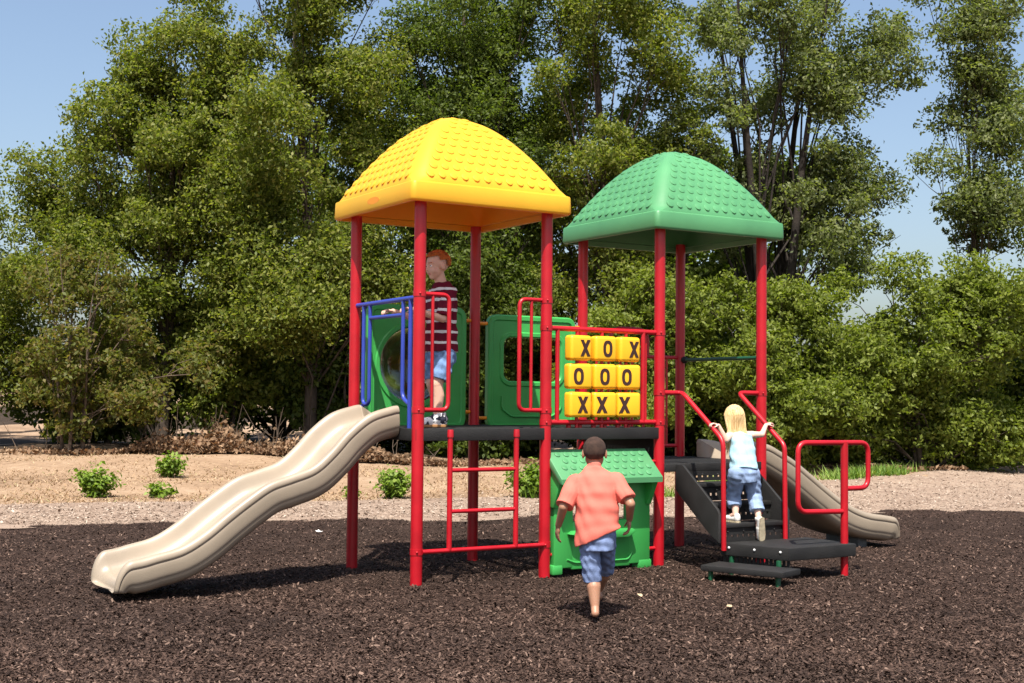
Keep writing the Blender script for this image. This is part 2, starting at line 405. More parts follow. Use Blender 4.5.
def lmat(name, cols, tr=0.48): return island_mat(name, cols, 0.5, tr, (1.4, 1.55, 0.5), 0.2)
LEAF = {
    'olive': lmat('olive_leaf', [(0.068, 0.095, 0.015), (0.118, 0.148, 0.023), (0.180, 0.205, 0.040), (0.245, 0.240, 0.065)]),
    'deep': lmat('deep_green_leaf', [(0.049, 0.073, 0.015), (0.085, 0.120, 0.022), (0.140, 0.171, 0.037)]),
    'silver': lmat('grey_green_leaf', [(0.079, 0.104, 0.037), (0.140, 0.165, 0.061), (0.220, 0.238, 0.104)]),
    'bright': lmat('bright_green_leaf', [(0.088, 0.120, 0.018), (0.150, 0.185, 0.030), (0.225, 0.255, 0.055)], 0.45),
    'rust': lmat('rusty_leaf', [(0.085, 0.092, 0.020), (0.120, 0.140, 0.030), (0.175, 0.125, 0.045), (0.120, 0.155, 0.034)]),
    'dead': island_mat('dead_leaf', [(0.10, 0.06, 0.032), (0.20, 0.125, 0.07), (0.34, 0.22, 0.13), (0.15, 0.08, 0.045)], 0.8, 0.2, (1.2, 0.9, 0.6)),
    'weed': lmat('weed_leaf', [(0.09, 0.15, 0.02), (0.15, 0.23, 0.03), (0.23, 0.30, 0.06)], 0.35),
}
M['bark'] = mat('grey_brown_bark', (0.085, 0.065, 0.05), 0.9, 0.9, 25, 0.5, 5, 0.2)
M['bark_dark'] = mat('dark_bark', (0.035, 0.028, 0.023), 0.9, 0.9, 25, 0.5, 5, 0.2)
M['twig'] = mat('bare_twig', (0.13, 0.095, 0.07), 0.9, 0.5, 40, 0.4, 8, 0.2)

def tree(name, cat, label, x, y, blobs, leaf, n_lump, per_lump, lump_r, leaf_l=(0.07, 0.125), stems=1, tr=0.14, seed=1, group=None,
         bark='bark', shell=0.42, flat=0.85, up=0.28, lean=0.0, fork=0.35, crownname='crown', extra=()):
    """blobs: ellipsoids (dx, dy, z, rx, ry, rz, weight) relative to the base, filled with clumps of leaves carried by limbs"""
    global rng
    keep = rng; rng = np.random.default_rng(seed)
    z0 = float(gz(x, y)) - 0.05
    root = empty(name, (x, y, z0), 0, label, cat, group)
    wts = np.array([b[6] for b in blobs], float); wts /= wts.sum()
    lumps = []
    for _ in range(n_lump):
        b = blobs[rng.choice(len(blobs), p=wts)]
        for _t in range(20):
            d = unit(rng.normal(size=3)); r = (shell + (1 - shell) * rng.random()) if rng.random() < 0.8 else rng.random() ** 0.5
            p = np.array(b[:3]) + d * r * np.array(b[3:6])
            if p[2] > 0.12: break
        o = unit((p - np.array(b[:3])) / np.array(b[3:6])); lumps.append((p, o))
    lumps += [(np.array(e, float), unit(np.array([e[0], e[1], 0.3], float))) for e in extra]
    cs, outs = [], []
    for p, o in lumps:
        R = lump_r * (0.6 + 0.8 * rng.random()); k = int(1.95 * per_lump * (R / lump_r) ** 2)
        nsp = max(3, k // 14)
        sp = unit(rng.normal(size=(nsp, 3))) * (rng.random((nsp, 1)) ** 0.45) * R; sp[:, 2] *= flat
        q = sp[rng.integers(0, nsp, k)] + rng.normal(size=(k, 3)) * R * np.array([0.17, 0.17, 0.10])
        cs.append(p + q); outs.append(unit(q + 1e-6 + o * R * 0.4))
    cs = np.concatenate(cs); outs = np.concatenate(outs)
    ok = cs[:, 2] > 0.05; cs, outs = cs[ok], outs[ok]
    raw_mesh(crownname, leaf_verts(cs, None, *leaf_l, 0.5, up, outs), 4, LEAF[leaf], root)
    # wood
    bm = bmesh.new()
    top = max(b[2] + b[5] * 0.5 for b in blobs)
    bases = []
    for s in range(stems):
        a = 2 * PI * s / max(stems, 1) + seed; sp = 0.0 if stems == 1 else 0.16
        tx, ty = (rng.normal() * 0.25 + lean, rng.normal() * 0.25) if stems == 1 else (math.cos(a) * top * 0.12 + lean, math.sin(a) * top * 0.10)
        path = []
        for k in range(9):
            f = k / 8
            path.append((math.cos(a) * sp + tx * f ** 1.3 + 0.06 * math.sin(5 * f + s), math.sin(a) * sp + ty * f ** 1.3 + 0.06 * math.sin(4 * f + 2 * s), top * f))
        tube(bm, path, tr * (1.0 if stems == 1 else 0.75), 9, tr * 0.10)
        bases.append(path)
    for p, o in lumps:
        if rng.random() > 0.5: continue
        pth = bases[rng.integers(0, len(bases))]
        f = min(0.95, max(0.12, (p[2] / top) * (0.5 + 0.35 * rng.random()) - fork * 0.15))
        i = int(f * 8); a = np.array(pth[i]); 
        mid = (a + p) / 2 + np.array([0, 0, 0.12 * np.linalg.norm(p - a)]) + rng.normal(size=3) * 0.12
        q = [a, a * 0.55 + mid * 0.45 + rng.normal(size=3) * 0.04, mid, mid * 0.5 + p * 0.5 + rng.normal(size=3) * 0.08, p]
        tube(bm, q, max(0.011, tr * 0.22 * (1 - f * 0.5)), 5, 0.008, cap=False)
        for _ in range(2):
            e = p + unit(rng.normal(size=3)) * lump_r * 0.9
            tube(bm, [q[3], (np.array(q[3]) + e) / 2 + rng.normal(size=3) * 0.05, e], 0.010, 4, 0.004, cap=False)
    obj('trunk', bm, M[bark], root)
    rng = keep
    return root

TREES = 'trees behind the playground'
tree('tree', 'tree', 'tall feathery tree with arching limbs against open sky at the far left', -7.6, 28.6,
     [(0.2, 0, 6.0, 2.1, 2.0, 2.6, 3), (1.0, 0, 8.6, 1.5, 1.4, 1.4, 1.2), (-0.9, 0, 7.3, 1.3, 1.0, 1.2, 0.9), (-1.2, -0.5, 3.6, 1.6, 1.4, 1.6, 1.2), (-1.9, 0, 5.4, 1.3, 1.2, 1.3, 1.1), (0.3, 0, 2.6, 1.8, 1.2, 1.5, 1)], 'olive', 122, 420, 0.55, seed=11, tr=0.16, lean=0.3, group=TREES,
     extra=[(-0.9, 0, 8.4), (-1.3, 0, 7.0), (0.3, 0, 10.3), (-0.6, 0, 8.9), (0.2, 0, 9.3), (-0.2, 0.2, 8.2), (0.9, 0, 9.9), (-2.9, 0, 6.1), (-2.5, 0.4, 5.4), (-1.2, 0, 7.6)])
tree('tree', 'tree', 'broad dense dark olive tree filling the space left of the yellow roof', -4.3, 28.2,
     [(0, 0, 6.6, 2.6, 2.2, 3.2, 3), (0.3, -0.7, 3.5, 2.4, 1.6, 1.2, 1.3), (-0.4, 0, 10.2, 2.0, 1.8, 1.6, 1.1)], 'olive', 112, 480, 0.60, seed=12, tr=0.15, group=TREES)
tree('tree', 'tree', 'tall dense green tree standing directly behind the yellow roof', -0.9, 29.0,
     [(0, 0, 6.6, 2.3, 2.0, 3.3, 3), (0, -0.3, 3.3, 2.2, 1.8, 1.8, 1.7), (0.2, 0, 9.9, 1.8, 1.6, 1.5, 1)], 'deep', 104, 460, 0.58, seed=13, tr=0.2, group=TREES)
tree('tree', 'tree', 'dense olive green tree rising in the gap between both roofs', 2.2, 28.6,
     [(0, 0, 6.8, 2.2, 2.0, 3.2, 3), (0.1, 0, 3.6, 2.0, 1.7, 1.8, 1.4), (-0.3, 0, 10.0, 1.8, 1.6, 1.4, 1)], 'olive', 98, 460, 0.58, seed=14, tr=0.2, group=TREES)
tree('tree', 'tree', 'tall airy grey green tree with several dark stems above the green roof', 5.6, 28.4,
     [(-0.2, 0, 7.2, 2.3, 2.0, 2.6, 3), (1.1, 0, 5.2, 1.5, 1.4, 1.4, 1.2), (0.3, 0, 9.8, 2.3, 1.7, 1.3, 1.4), (2.2, 0, 8.9, 1.1, 0.8, 0.9, 0.8), (1.9, 0, 6.4, 0.8, 0.8, 0.9, 0.4)], 'silver', 90, 370, 0.54, seed=15, tr=0.20, stems=4, bark='bark_dark', group=TREES, shell=0.6)
tree('tree', 'tree', 'thin sparse tree with bare curving branches at the far right edge', 9.9, 28.0,
     [(0.3, 0, 8.0, 1.0, 1.0, 1.5, 1.2), (0.1, 0, 5.4, 0.8, 0.8, 1.3, 1), (-0.2, 0, 9.9, 1.2, 0.8, 0.8, 0.9)], 'silver', 40, 300, 0.52, seed=16, tr=0.07, stems=1, lean=-0.2, bark='bark', group=TREES,
     extra=[(-0.9, 0, 6.6), (-0.7, 0, 5.6), (-0.5, 0, 9.4), (0.2, 0, 9.8), (-0.2, 0, 8.6)])
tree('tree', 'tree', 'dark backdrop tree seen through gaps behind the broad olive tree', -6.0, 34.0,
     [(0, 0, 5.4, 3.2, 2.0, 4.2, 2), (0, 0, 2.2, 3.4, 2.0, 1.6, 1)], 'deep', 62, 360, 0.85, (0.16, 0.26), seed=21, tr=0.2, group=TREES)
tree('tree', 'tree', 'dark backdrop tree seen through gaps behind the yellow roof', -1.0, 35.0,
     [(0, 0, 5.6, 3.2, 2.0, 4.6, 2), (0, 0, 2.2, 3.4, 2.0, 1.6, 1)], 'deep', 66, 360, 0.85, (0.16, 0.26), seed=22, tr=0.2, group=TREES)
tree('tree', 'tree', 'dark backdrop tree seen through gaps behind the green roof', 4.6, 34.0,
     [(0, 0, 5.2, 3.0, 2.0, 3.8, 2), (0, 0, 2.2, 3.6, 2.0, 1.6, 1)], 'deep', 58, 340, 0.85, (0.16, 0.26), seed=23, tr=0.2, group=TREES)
SH = 'shrubs along the tree line'
tree('shrub', 'shrub', 'large bright green bushy shrub at the right beyond the lower slide', 8.3, 26.6,
     [(0, 0, 2.4, 2.5, 1.6, 1.9, 3), (-0.9, -0.4, 1.6, 1.6, 1.2, 1.4, 1.4), (0.4, 0.2, 0.8, 2.6, 0.9, 0.7, 1.0), (1.8, 0, 3.4, 1.6, 1.2, 1.0, 1)], 'bright', 104, 400, 0.5, (0.075, 0.125), stems=4, tr=0.08, seed=31, group=SH)
tree('shrub', 'shrub', 'sunlit yellow green shrub behind the climbing girl and red stair rails', 5.0, 26.4,
     [(0, 0, 2.3, 1.7, 1.3, 1.8, 2), (0.4, -0.3, 1.3, 1.5, 1.1, 1.1, 1.2)], 'bright', 62, 420, 0.48, (0.075, 0.125), stems=4, tr=0.07, seed=32, group=SH)
tree('shrub', 'shrub', 'green shrub seen through the posts behind the lettered tile panel', 2.4, 26.8,
     [(0, 0, 2.2, 1.6, 1.2, 1.8, 2), (0, -0.3, 1.1, 1.5, 1.0, 0.9, 1)], 'bright', 54, 400, 0.48, (0.075, 0.125), stems=3, tr=0.07, seed=33, group=SH)
tree('shrub', 'shrub', 'dark shrub with low branches behind the red ladder', -1.0, 29.3,
     [(0, 0, 1.5, 1.9, 1.1, 1.4, 2)], 'deep', 46, 380, 0.5, (0.10, 0.16), stems=4, tr=0.06, seed=34, group=SH)
tree('shrub', 'shrub', 'shady green shrub with pale leaf sprays above the tan wavy slide', -3.7, 28.9,
     [(0, 0, 1.5, 1.3, 0.8, 1.2, 2), (1.1, -1.7, 1.2, 0.6, 0.4, 0.5, 0.35)], 'deep', 30, 380, 0.48, (0.10, 0.17), stems=4, tr=0.08, seed=35, group=SH)
tree('shrub', 'shrub', 'scraggly rusty brown shrub with bare twigs at the left edge', -8.7, 26.2,
     [(0, 0, 2.0, 1.6, 1.0, 2.0, 2), (1.7, 0.3, 1.3, 1.2, 0.9, 1.2, 1), (-0.4, 0.3, 3.6, 1.0, 0.8, 0.9, 0.5)], 'rust', 44, 220, 0.46, (0.075, 0.13), stems=5, tr=0.05, seed=36, group=SH, bark='twig')
tree('shrub', 'shrub', 'medium green shrub right of the rusty shrub, under the feathery tree', -6.3, 28.9,
     [(0, 0, 1.8, 1.2, 0.8, 1.4, 2)], 'olive', 26, 360, 0.5, (0.10, 0.16), stems=3, tr=0.07, seed=37, group=SH)
UG = 'dark understory bushes behind the tree line'
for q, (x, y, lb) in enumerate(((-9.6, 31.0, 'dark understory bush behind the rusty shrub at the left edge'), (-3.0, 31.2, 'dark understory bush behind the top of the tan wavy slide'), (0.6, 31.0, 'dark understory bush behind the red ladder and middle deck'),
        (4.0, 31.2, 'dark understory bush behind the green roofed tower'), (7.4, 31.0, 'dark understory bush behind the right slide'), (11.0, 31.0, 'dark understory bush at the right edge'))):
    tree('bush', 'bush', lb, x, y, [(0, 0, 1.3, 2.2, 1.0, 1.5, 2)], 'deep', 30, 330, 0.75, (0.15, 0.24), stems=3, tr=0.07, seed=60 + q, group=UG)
# beyond the edges of the photograph
tree('tree', 'tree', 'olive tree continuing the row beyond the left edge', -12.4, 29.0,
     [(0, 0, 3.6, 2.2, 1.9, 3.0, 2)], 'olive', 56, 400, 0.7, seed=41, tr=0.16, group=TREES)
tree('tree', 'tree', 'bright tree continuing the row beyond the right edge', 12.9, 28.6,
     [(0, 0, 4.2, 2.2, 1.9, 3.4, 2)], 'bright', 60, 400, 0.7, seed=42, tr=0.16, group=TREES)

# brown brush under the trees
n = 20000
bx = np.concatenate([rng.normal(-5.6, 1.2, n // 2), rng.normal(-3.4, 1.2, n // 3), rng.uniform(-10, 9, n - n // 2 - n // 3)])
by = 26.0 + 0.5 * np.abs(rng.normal(size=n)) - 0.2
bz = gz(bx, by) + np.abs(rng.normal(size=n)) * 0.20 * np.exp(-((bx + 5.2) / 2.6) ** 2) * np.clip(0.55 + 0.7 * np.sin(bx * 3.1 + 1) * np.sin(bx * 1.3 + by * 2), 0.1, 1.3) + 0.02 + 0.06 * rng.random(n)
o = raw_mesh('leaf_litter', leaf_verts(np.stack([bx, by, bz], 1), None, 0.05, 0.14, 0.6, 0.3), 4, LEAF['dead'])
bm = bmesh.new(); _r = np.random.default_rng(77)
for _ in range(70):
    x_ = _r.normal(-5.6, 1.9); y_ = 26.3 + 0.5 * abs(_r.normal()); z_ = float(gz(x_, y_)); a_ = _r.random() * 2 * PI; h_ = 0.3 + 0.7 * _r.random(); l_ = 0.5 * _r.random()
    p0 = Vector((x_, y_, z_)); p2 = p0 + Vector((math.cos(a_) * l_, math.sin(a_) * l_ * 0.5, h_)); p1 = (p0 + p2) / 2 + Vector(_r.normal(size=3) * 0.06)
    tube(bm, [p0, p1, p2], 0.010, 4, 0.004, cap=False)
    tube(bm, [p1, p1 + Vector((_r.normal() * 0.15, 0.05, 0.2))], 0.006, 4, 0.003, cap=False)
tag(obj('dead_brush', bm, M['twig']), 'bare pale dead twigs sticking out of the brown brush bank', 'brush', None, 'stuff')
tag(o, 'brown dead leaves heaped under the trees on the left', 'leaf litter', None, 'stuff')

WG = 'green weeds on the dry grass'
def weed(label, x, y, h, r, n, seed):
    global rng
    keep = rng; rng = np.random.default_rng(seed)
    z0 = float(gz(x, y)) - 0.01
    root = empty('weed_plant', (x, y, z0), 0, label, 'weed', WG)
    ns = max(5, n // 26); cs = []; bm = bmesh.new()
    for i in range(ns):
        a = rng.random() * 2 * PI; rr = r * (rng.random() ** 0.7); hh = h * (0.55 + 0.45 * rng.random()) * (1 - 0.35 * (rr / r) ** 2)
        tip = np.array([math.cos(a) * rr, math.sin(a) * rr * 0.8, hh]); b0 = tip * np.array([0.25, 0.25, 0])
        md = (b0 + tip) / 2 + np.array([0, 0, hh * 0.12])
        tube(bm, [b0, md, tip], 0.007, 4, 0.003, cap=False)
        k = n // ns; f = 0.2 + 0.8 * rng.random(k)[:, None]
        cs.append(b0 * (1 - f) + tip * f + rng.normal(size=(k, 3)) * 0.045)
    cs = np.concatenate(cs); cs[:, 2] = np.abs(cs[:, 2]) + 0.02
    raw_mesh('leaves', leaf_verts(cs, None, 0.05, 0.11, 0.6, 0.7, unit(cs * np.array([1, 1, 0.4]))), 4, LEAF['weed'], root)
    obj('stem', bm, LEAF['weed'], root)
    rng = keep
weed('leafy green weed clump on dry grass at the far left edge', -5.75, 18.3, 0.42, 0.36, 900, 51)
weed('small upright weed on the mound above the tan slide', -5.6, 21.6, 0.40, 0.32, 620, 52)
weed('tiny weed sprig at the front of the straw mound', -4.85, 18.3, 0.2, 0.2, 200, 53)
weed('round bushy weed seen between two red posts left of the ladder', -1.62, 18.6, 0.46, 0.30, 900, 54)
weed('wide bushy weed seen through the right side of the ladder', 0.28, 19.0, 0.54, 0.38, 1100, 55)
weed('little weed beside the left post on the pale strip', -2.2, 18.5, 0.14, 0.16, 120, 56)

# ------------------------------------------------------------------ the play structure
PS = empty('play_structure', L(0, 0, 0), ROT,
           'red post playground climber with yellow and green domed roofs, tan slides and black stairs', 'play structure')
H = 2.9
bm = bmesh.new(); tube(bm, [(0, 0, -0.15), (0, 0, 1.4), (0, 0, H + 0.03)], 0.0465, 24)
post0 = obj('post', bm, M['red'], PS)
for i in range(4):
    for j in range(2):
        if i or j: copy(post0, PS, (i * S, j * S, 0))
    
def make_roof(name, cu, zb, m, label, logo=None):
    A = S / 2 + 0.146; rim = 0.150; dome = 0.675
    rings = []; bm = bmesh.new()
    def ring(a, z, rad):
        pts = []; rad = min(rad, a * 0.999)
        for c, (sx_, sy_) in enumerate(((1, 1), (-1, 1), (-1, -1), (1, -1))):
            cx, cy = sx_ * (a - rad), sy_ * (a - rad); a0 = c * PI / 2
            for k in range(7):
                t = a0 + PI / 2 * k / 6
                pts.append((cx + rad * math.cos(t), cy + rad * math.sin(t)))
            nx = [(-1, 0), (0, -1), (1, 0), (0, 1)][c]
            for k in range(1, 12):
                l = 2 * (a - rad) * k / 12
                px = cx + rad * math.cos(a0 + PI / 2) + nx[0] * l; py = cy + rad * math.sin(a0 + PI / 2) + nx[1] * l
                pts.append((px, py))
        return [bm.verts.new((cu + x, S / 2 + y, z)) for x, y in pts]
    def prof(r): return dome * (1 - r ** 1.8)
    tk = 0.02           # hollow moulded shell: inner dome, folded lip, upright rim, outer dome
    seq = []
    for r in np.concatenate([[0.06, 0.2], np.linspace(0.3, 0.93, 9)]): seq.append(((A - 0.05) * r, H + rim - 0.02 + prof(r) - 0.03, max(0.05 * min(1, r + 0.3), (A - 0.05) * r * 0.2)))
    seq += [(A - 0.075, H + 0.09, 0.04), (A - 0.072, H + 0.05, 0.04), (A - 0.04, H + 0.045, 0.045), (A - 0.034, H + 0.006, 0.045), (A - 0.028, H, 0.045), (A - 0.006, H, 0.045), (A, H + 0.006, 0.045), (A + 0.006, H + 0.02, 0.045), (A, H + rim - 0.012, 0.042), (A - 0.004, H + rim - 0.003, 0.042), (A - 0.014, H + rim + 0.001, 0.042), (A - 0.024, H + rim + 0.006, 0.042)]
    for r in np.concatenate([np.linspace(0.955, 0.2, 18), [0.15, 0.1, 0.06, 0.03]]):
        seq.append((A * r, H + rim + prof(r), max(0.075 * min(1, r + 0.35), A * r * (0.2 if r > 0.3 else 0.2 + 0.8 * (0.3 - r) / 0.3))))
    for a, z, rad in seq: rings.append(ring(a, z + zb, rad))
    n = len(rings[0])
    for i in range(len(rings) - 1):
        for k in range(n): bm.faces.new((rings[i][k], rings[i][(k + 1) % n], rings[i + 1][(k + 1) % n], rings[i + 1][k]))
    bm.faces.new(rings[-1]); bm.faces.new(rings[0][::-1])
    # raised studs on the four faces
    arc = [(r, r * A, prof(r)) for r in np.linspace(0.94, 0.16, 200)]
    s = 0; rows = []; last = None; nxt = 0.0
    for r, d, z in arc:
        if last: s += math.hypot(d - last[0], z - last[1])
        last = (d, z)
        if s >= nxt: rows.append((r, d, z)); nxt += 0.088
    for side in range(4):
        ca, sa = math.cos(side * PI / 2), math.sin(side * PI / 2)
        for ri, (r, d, z) in enumerate(rows):
            half = d - 0.085 - 0.03 * r
            if half < 0.02: continue
            sl = dome * 1.8 * r ** 0.8 / A; tn = Vector((-1 / math.hypot(1, sl), 0, sl / math.hypot(1, sl))); nr = Vector((tn.z, 0, -tn.x))
            st = 0.1; cnt = int(half / st * 2)
            offs = [(q - cnt / 2) * st for q in range(cnt + 1)]
            for oo in offs:
                cpt = Vector((d, oo, H + rim + z))
                rr_ = []
                for (rad, hh) in ((0.035, -0.004), (0.032, 0.005), (0.025, 0.0072)):
                    rg = []
                    for k in range(10):
                        t = 2 * PI * k / 10; p = cpt + tn * (rad * math.cos(t)) + Vector((0, 1, 0)) * (rad * math.sin(t)) + nr * hh
                        rg.append(bm.verts.new((cu + p.x * ca - p.y * sa, S / 2 + p.x * sa + p.y * ca, p.z + zb)))
                    rr_.append(rg)
                for a_, b_ in ((0, 1), (1, 2)):
                    for k in range(10): bm.faces.new((rr_[a_][k], rr_[a_][(k + 1) % 10], rr_[b_][(k + 1) % 10], rr_[b_][k]))
                bm.faces.new(rr_[2])
    o = obj('roof', bm, m, PS, angle=35); o["label"] = label
    if logo:
        bm = bmesh.new()     # small raised oval maker's mark on the left rim
        prism(bm, [(S / 2 - 0.05 + 0.11 * math.cos(t), H + 0.075 + 0.028 * math.sin(t)) for t in np.linspace(0, 2 * PI, 24, endpoint=False)], 'u', cu - A - 0.005, cu - A + 0.01)
        obj('emblem', bm, M['orange'], o)
    return o
make_roof('a', S / 2, 0, M['yellow'], 'yellow domed roof with raised studs', True)
make_roof('b', 2.5 * S, -0.036, M['roof_green'], 'green domed roof with raised studs')

def slotted(name, u0, u1, v0, v1, z1, th, parent, dirn='u', label=None):
    """vinyl coated steel deck: edge frame plus bars with open slots"""
    bm = bmesh.new(); fr = 0.035
    box(bm, u0, u1, v0, v0 + fr, z1 - th, z1, 0.006); box(bm, u0, u1, v1 - fr, v1, z1 - th, z1, 0.006)
    box(bm, u0, u0 + fr, v0 + fr + .0005, v1 - fr - .0005, z1 - th, z1 - .001, 0.006); box(bm, u1 - fr, u1, v0 + fr + .0005, v1 - fr - .0005, z1 - th, z1 - .001, 0.006)
    n = int((v1 - v0 - 2 * fr) / 0.048); st = (v1 - v0 - 2 * fr) / n
    for k in range(n): box(bm, u0 + fr, u1 - fr, v0 + fr + k * st + 0.009, v0 + fr + (k + 1) * st - 0.009, z1 - 0.012, z1 - 0.003)
    mcr = max(2, int((u1 - u0) / 0.2))
    for k in range(1, mcr): 
        uu = u0 + (u1 - u0) * k / mcr; box(bm, uu - 0.028, uu + 0.028, v0 + fr, v1 - fr, z1 - 0.016, z1 - 0.005)
    o = obj(name, bm, M['black'], parent)
    if label: o["label"] = label
    return o
DK, LD = 1.187, 0.88
slotted('deck', -0.035, S - 0.002, -0.035, S + 0.022, DK, 0.095, PS)
slotted('deck', S + 0.002, 2 * S - 0.002, -0.035, S + 0.022, DK, 0.095, PS)
slotted('deck', 2 * S + 0.004, 3 * S + 0.035, -0.035, S + 0.022, LD, 0.07, PS, label='lower deck beneath the green roof')
bm = bmesh.new(); box(bm, 2 * S - 0.01, 2 * S + 0.012, 0.06, S - 0.06, LD - 0.03, DK - 0.1, 0.004); obj('riser', bm, M['black'], PS)

def rod(name, paths, m=None, parent=PS, n=12, fr=0.06):
    bm = bmesh.new()
    for pts, r in paths: tube(bm, fillet(pts, fr), r, n)
    return obj(name, bm, m or M['red'], parent)

# ladder between the first two posts
lad = rod('ladder', [([(0.262, -0.035, 0.26), (0.262, -0.035, 1.16)], 0.021)])
rod('upright', [([(0.858, -0.035, 0.26), (0.858, -0.035, 1.16)], 0.021)], parent=lad)
for z in (0.867, 0.553): rod('rung', [([(0.262, -0.035, z), (0.858, -0.035, z)], 0.016)], parent=lad)
rod('bottom_rail', [([(0.03, -0.035, 0.258), (S - 0.03, -0.035, 0.258)], 0.018)], parent=lad)
for u in (0.262, 0.858):
    bm = bmesh.new(); tube(bm, [(u, -0.035, 1.12), (u, -0.035, 1.17), (u, -0.035, 1.178)], 0.027, 12, 0.022); obj('end_cap', bm, M['red'], lad)
# grab loops either side of the ladder
for sgn, u0, ue, ub in ((1, 0.03, 0.258, 0.115), (-1, S - 0.03, 0.898, 1.010)):
    l = rod('grab_loop', [([(u0, 0, 2.213), (ue, 0, 2.213), (ue, 0, 1.328), (u0, 0, 1.328)], 0.017)])
    rod('bar', [([(ub, 0, 2.21), (ub, 0, 1.33)], 0.013)], parent=l)
# blue slide entry rail
bl = rod('slide_entry_rail', [([(0, S - 0.02, 2.18), (0, 0.03, 2.186)], 0.019)], M['blue'])
rod('loop_bar', [([(0, 0.985, 2.17), (0, 0.985, 1.36), (0, 0.865, 1.36), (0, 0.865, 2.17)], 0.016)], M['blue'], bl)
rod('loop_bar', [([(0, 0.145, 2.18), (0, 0.145, 1.10)], 0.017), ([(0, 0.27, 2.18), (0, 0.27, 1.42), (0, 0.155, 1.37)], 0.016)], M['blue'], bl)
rod('cross_bar', [([(0, 0.865, 2.065), (0, 0.27, 2.062)], 0.016)], M['blue'], bl)
rod('upright', [([(0, 0.985, 1.36), (0, 0.985, 1.13)], 0.017)], M['blue'], bl)

# green panel with the clear bubble, back of the yellow tower
def holed_panel(bm, u0, u1, z0, z1, hole, v, th, rc=0.07, rim=0.02, n=64):
    """rounded rectangular plate with one hole; hole = ('c',cu,cz,r) or ('r',a0,a1,b0,b1,rad)"""
    def rr(a0, a1, b0, b1, rad, t):
        # superellipse style rounded rectangle by angle
        cx, cz = (a0 + a1) / 2, (b0 + b1) / 2; hx, hz = (a1 - a0) / 2, (b1 - b0) / 2
        c, s_ = math.cos(t), math.sin(t)
        k = min(hx / max(abs(c), 1e-9), hz / max(abs(s_), 1e-9)); x, z = c * k, s_ * k
        ex, ez = abs(x) - (hx - rad), abs(z) - (hz - rad)
        if ex > 0 and ez > 0:
            d = math.hypot(ex, ez); 
            ang = math.atan2(ez, ex); x = math.copysign(hx - rad + rad * math.cos(ang), x); z = math.copysign(hz - rad + rad * math.sin(ang), z)
        return cx + x, cz + z
    ts = [2 * PI * k / n + 0.001 for k in range(n)]
    # corners exactly sampled via dense n
    def outer(t, g=0): return rr(u0 + g, u1 - g, z0 + g, z1 - g, max(rc - g, 0.01), t)
    def inner(t, g=0):
        if hole[0] == 'c': return hole[1] + (hole[3] + g) * math.cos(t), hole[2] + (hole[3] + g) * math.sin(t)
        return rr(hole[1] - g, hole[2] + g, hole[3] - g, hole[4] + g, hole[5] + g, t)
    f, b_ = v - th / 2, v + th / 2
    loops = [(outer, 0, f + 0.012), (outer, 0.012, f), (outer, 0.045, f), (outer, 0.055, f + 0.012), (inner, 0.05, f + 0.012), (inner, 0.04, f), (inner, 0.012, f), (inner, 0, f + 0.012),
             (inner, 0, b_ - 0.012), (inner, 0.012, b_), (outer, 0.012, b_), (outer, 0, b_ - 0.012)]
    R = []
    for fn, g, vv in loops: R.append([bm.verts.new((fn(t, g)[0], vv, fn(t, g)[1])) for t in ts])
    for i in range(len(R)):
        A_, B_ = R[i], R[(i + 1) % len(R)]
        for k in range(n): bm.faces.new((A_[k], A_[(k + 1) % n], B_[(k + 1) % n], B_[k]))
bm = bmesh.new(); holed_panel(bm, 0.10, 1.055, DK - 0.04, 2.21, ('c', 0.55, 1.70, 0.325), S, 0.07, 0.09, n=128)
bp = obj('bubble_panel', bm, M['green'], PS)
bm = bmesh.new()      # clear bubble, bulging outwards
rg = []
for i in range(13):
    a = PI / 2 * i / 12
    rr_ = 0.322 * math.cos(a) ** 0.9 if i < 12 else 0.0
    rg.append([(0.55 + rr_ * math.cos(2 * PI * k / 48), S + 0.01 + 0.24 * math.sin(a), 1.70 + rr_ * math.sin(2 * PI * k / 48)) for k in range(48)])
V = [[bm.verts.new(p) for p in r] for r in rg[:-1]]; tip = bm.verts.new(rg[-1][0])
for i in range(len(V) - 1):
    for k in range(48): bm.faces.new((V[i][k], V[i][(k + 1) % 48], V[i + 1][(k + 1) % 48], V[i + 1][k]))
for k in range(48): bm.faces.new((V[-1][k], V[-1][(k + 1) % 48], tip))
bub = obj('bubble_window', bm, M['clear'], bp)
sm = bub.modifiers.new('shell', 'SOLIDIFY'); sm.thickness = 0.005
def clamps(us, zs, v):
    for u, w_ in us:
        for z in zs:
            bm = bmesh.new(); tube(bm, [(u, v, z), (u + w_, v, z)], 0.016, 10); obj('clamp', bm, M['orange'], PS)
clamps([(S - 0.11, 0.08)], [2.10, 1.30], S)
# green panel with the window, back of the middle deck
bm = bmesh.new(); holed_panel(bm, 1.275, 2.21, 1.14, 2.165, ('r', 1.44, 2.045, 1.575, 1.965, 0.07), S, 0.07, 0.09, n=160)
wp = obj('window_panel', bm, M['green'], PS)
bm = bmesh.new()
tube(bm, fillet([(1.42, S - 0.030, 1.44), (1.42, S - 0.030, 1.33), (1.52, S - 0.030, 1.26), (1.95, S - 0.030, 1.26), (2.05, S - 0.030, 1.33), (2.05, S - 0.030, 1.44)], 0.03), 0.009, 8)
obj('moulding', bm, M['green'], wp)
clamps([(S + 0.04, 0.09)], [2.08, 1.245], S)
clamps([(2 * S - 0.11, 0.08)], [2.08, 1.245], S)

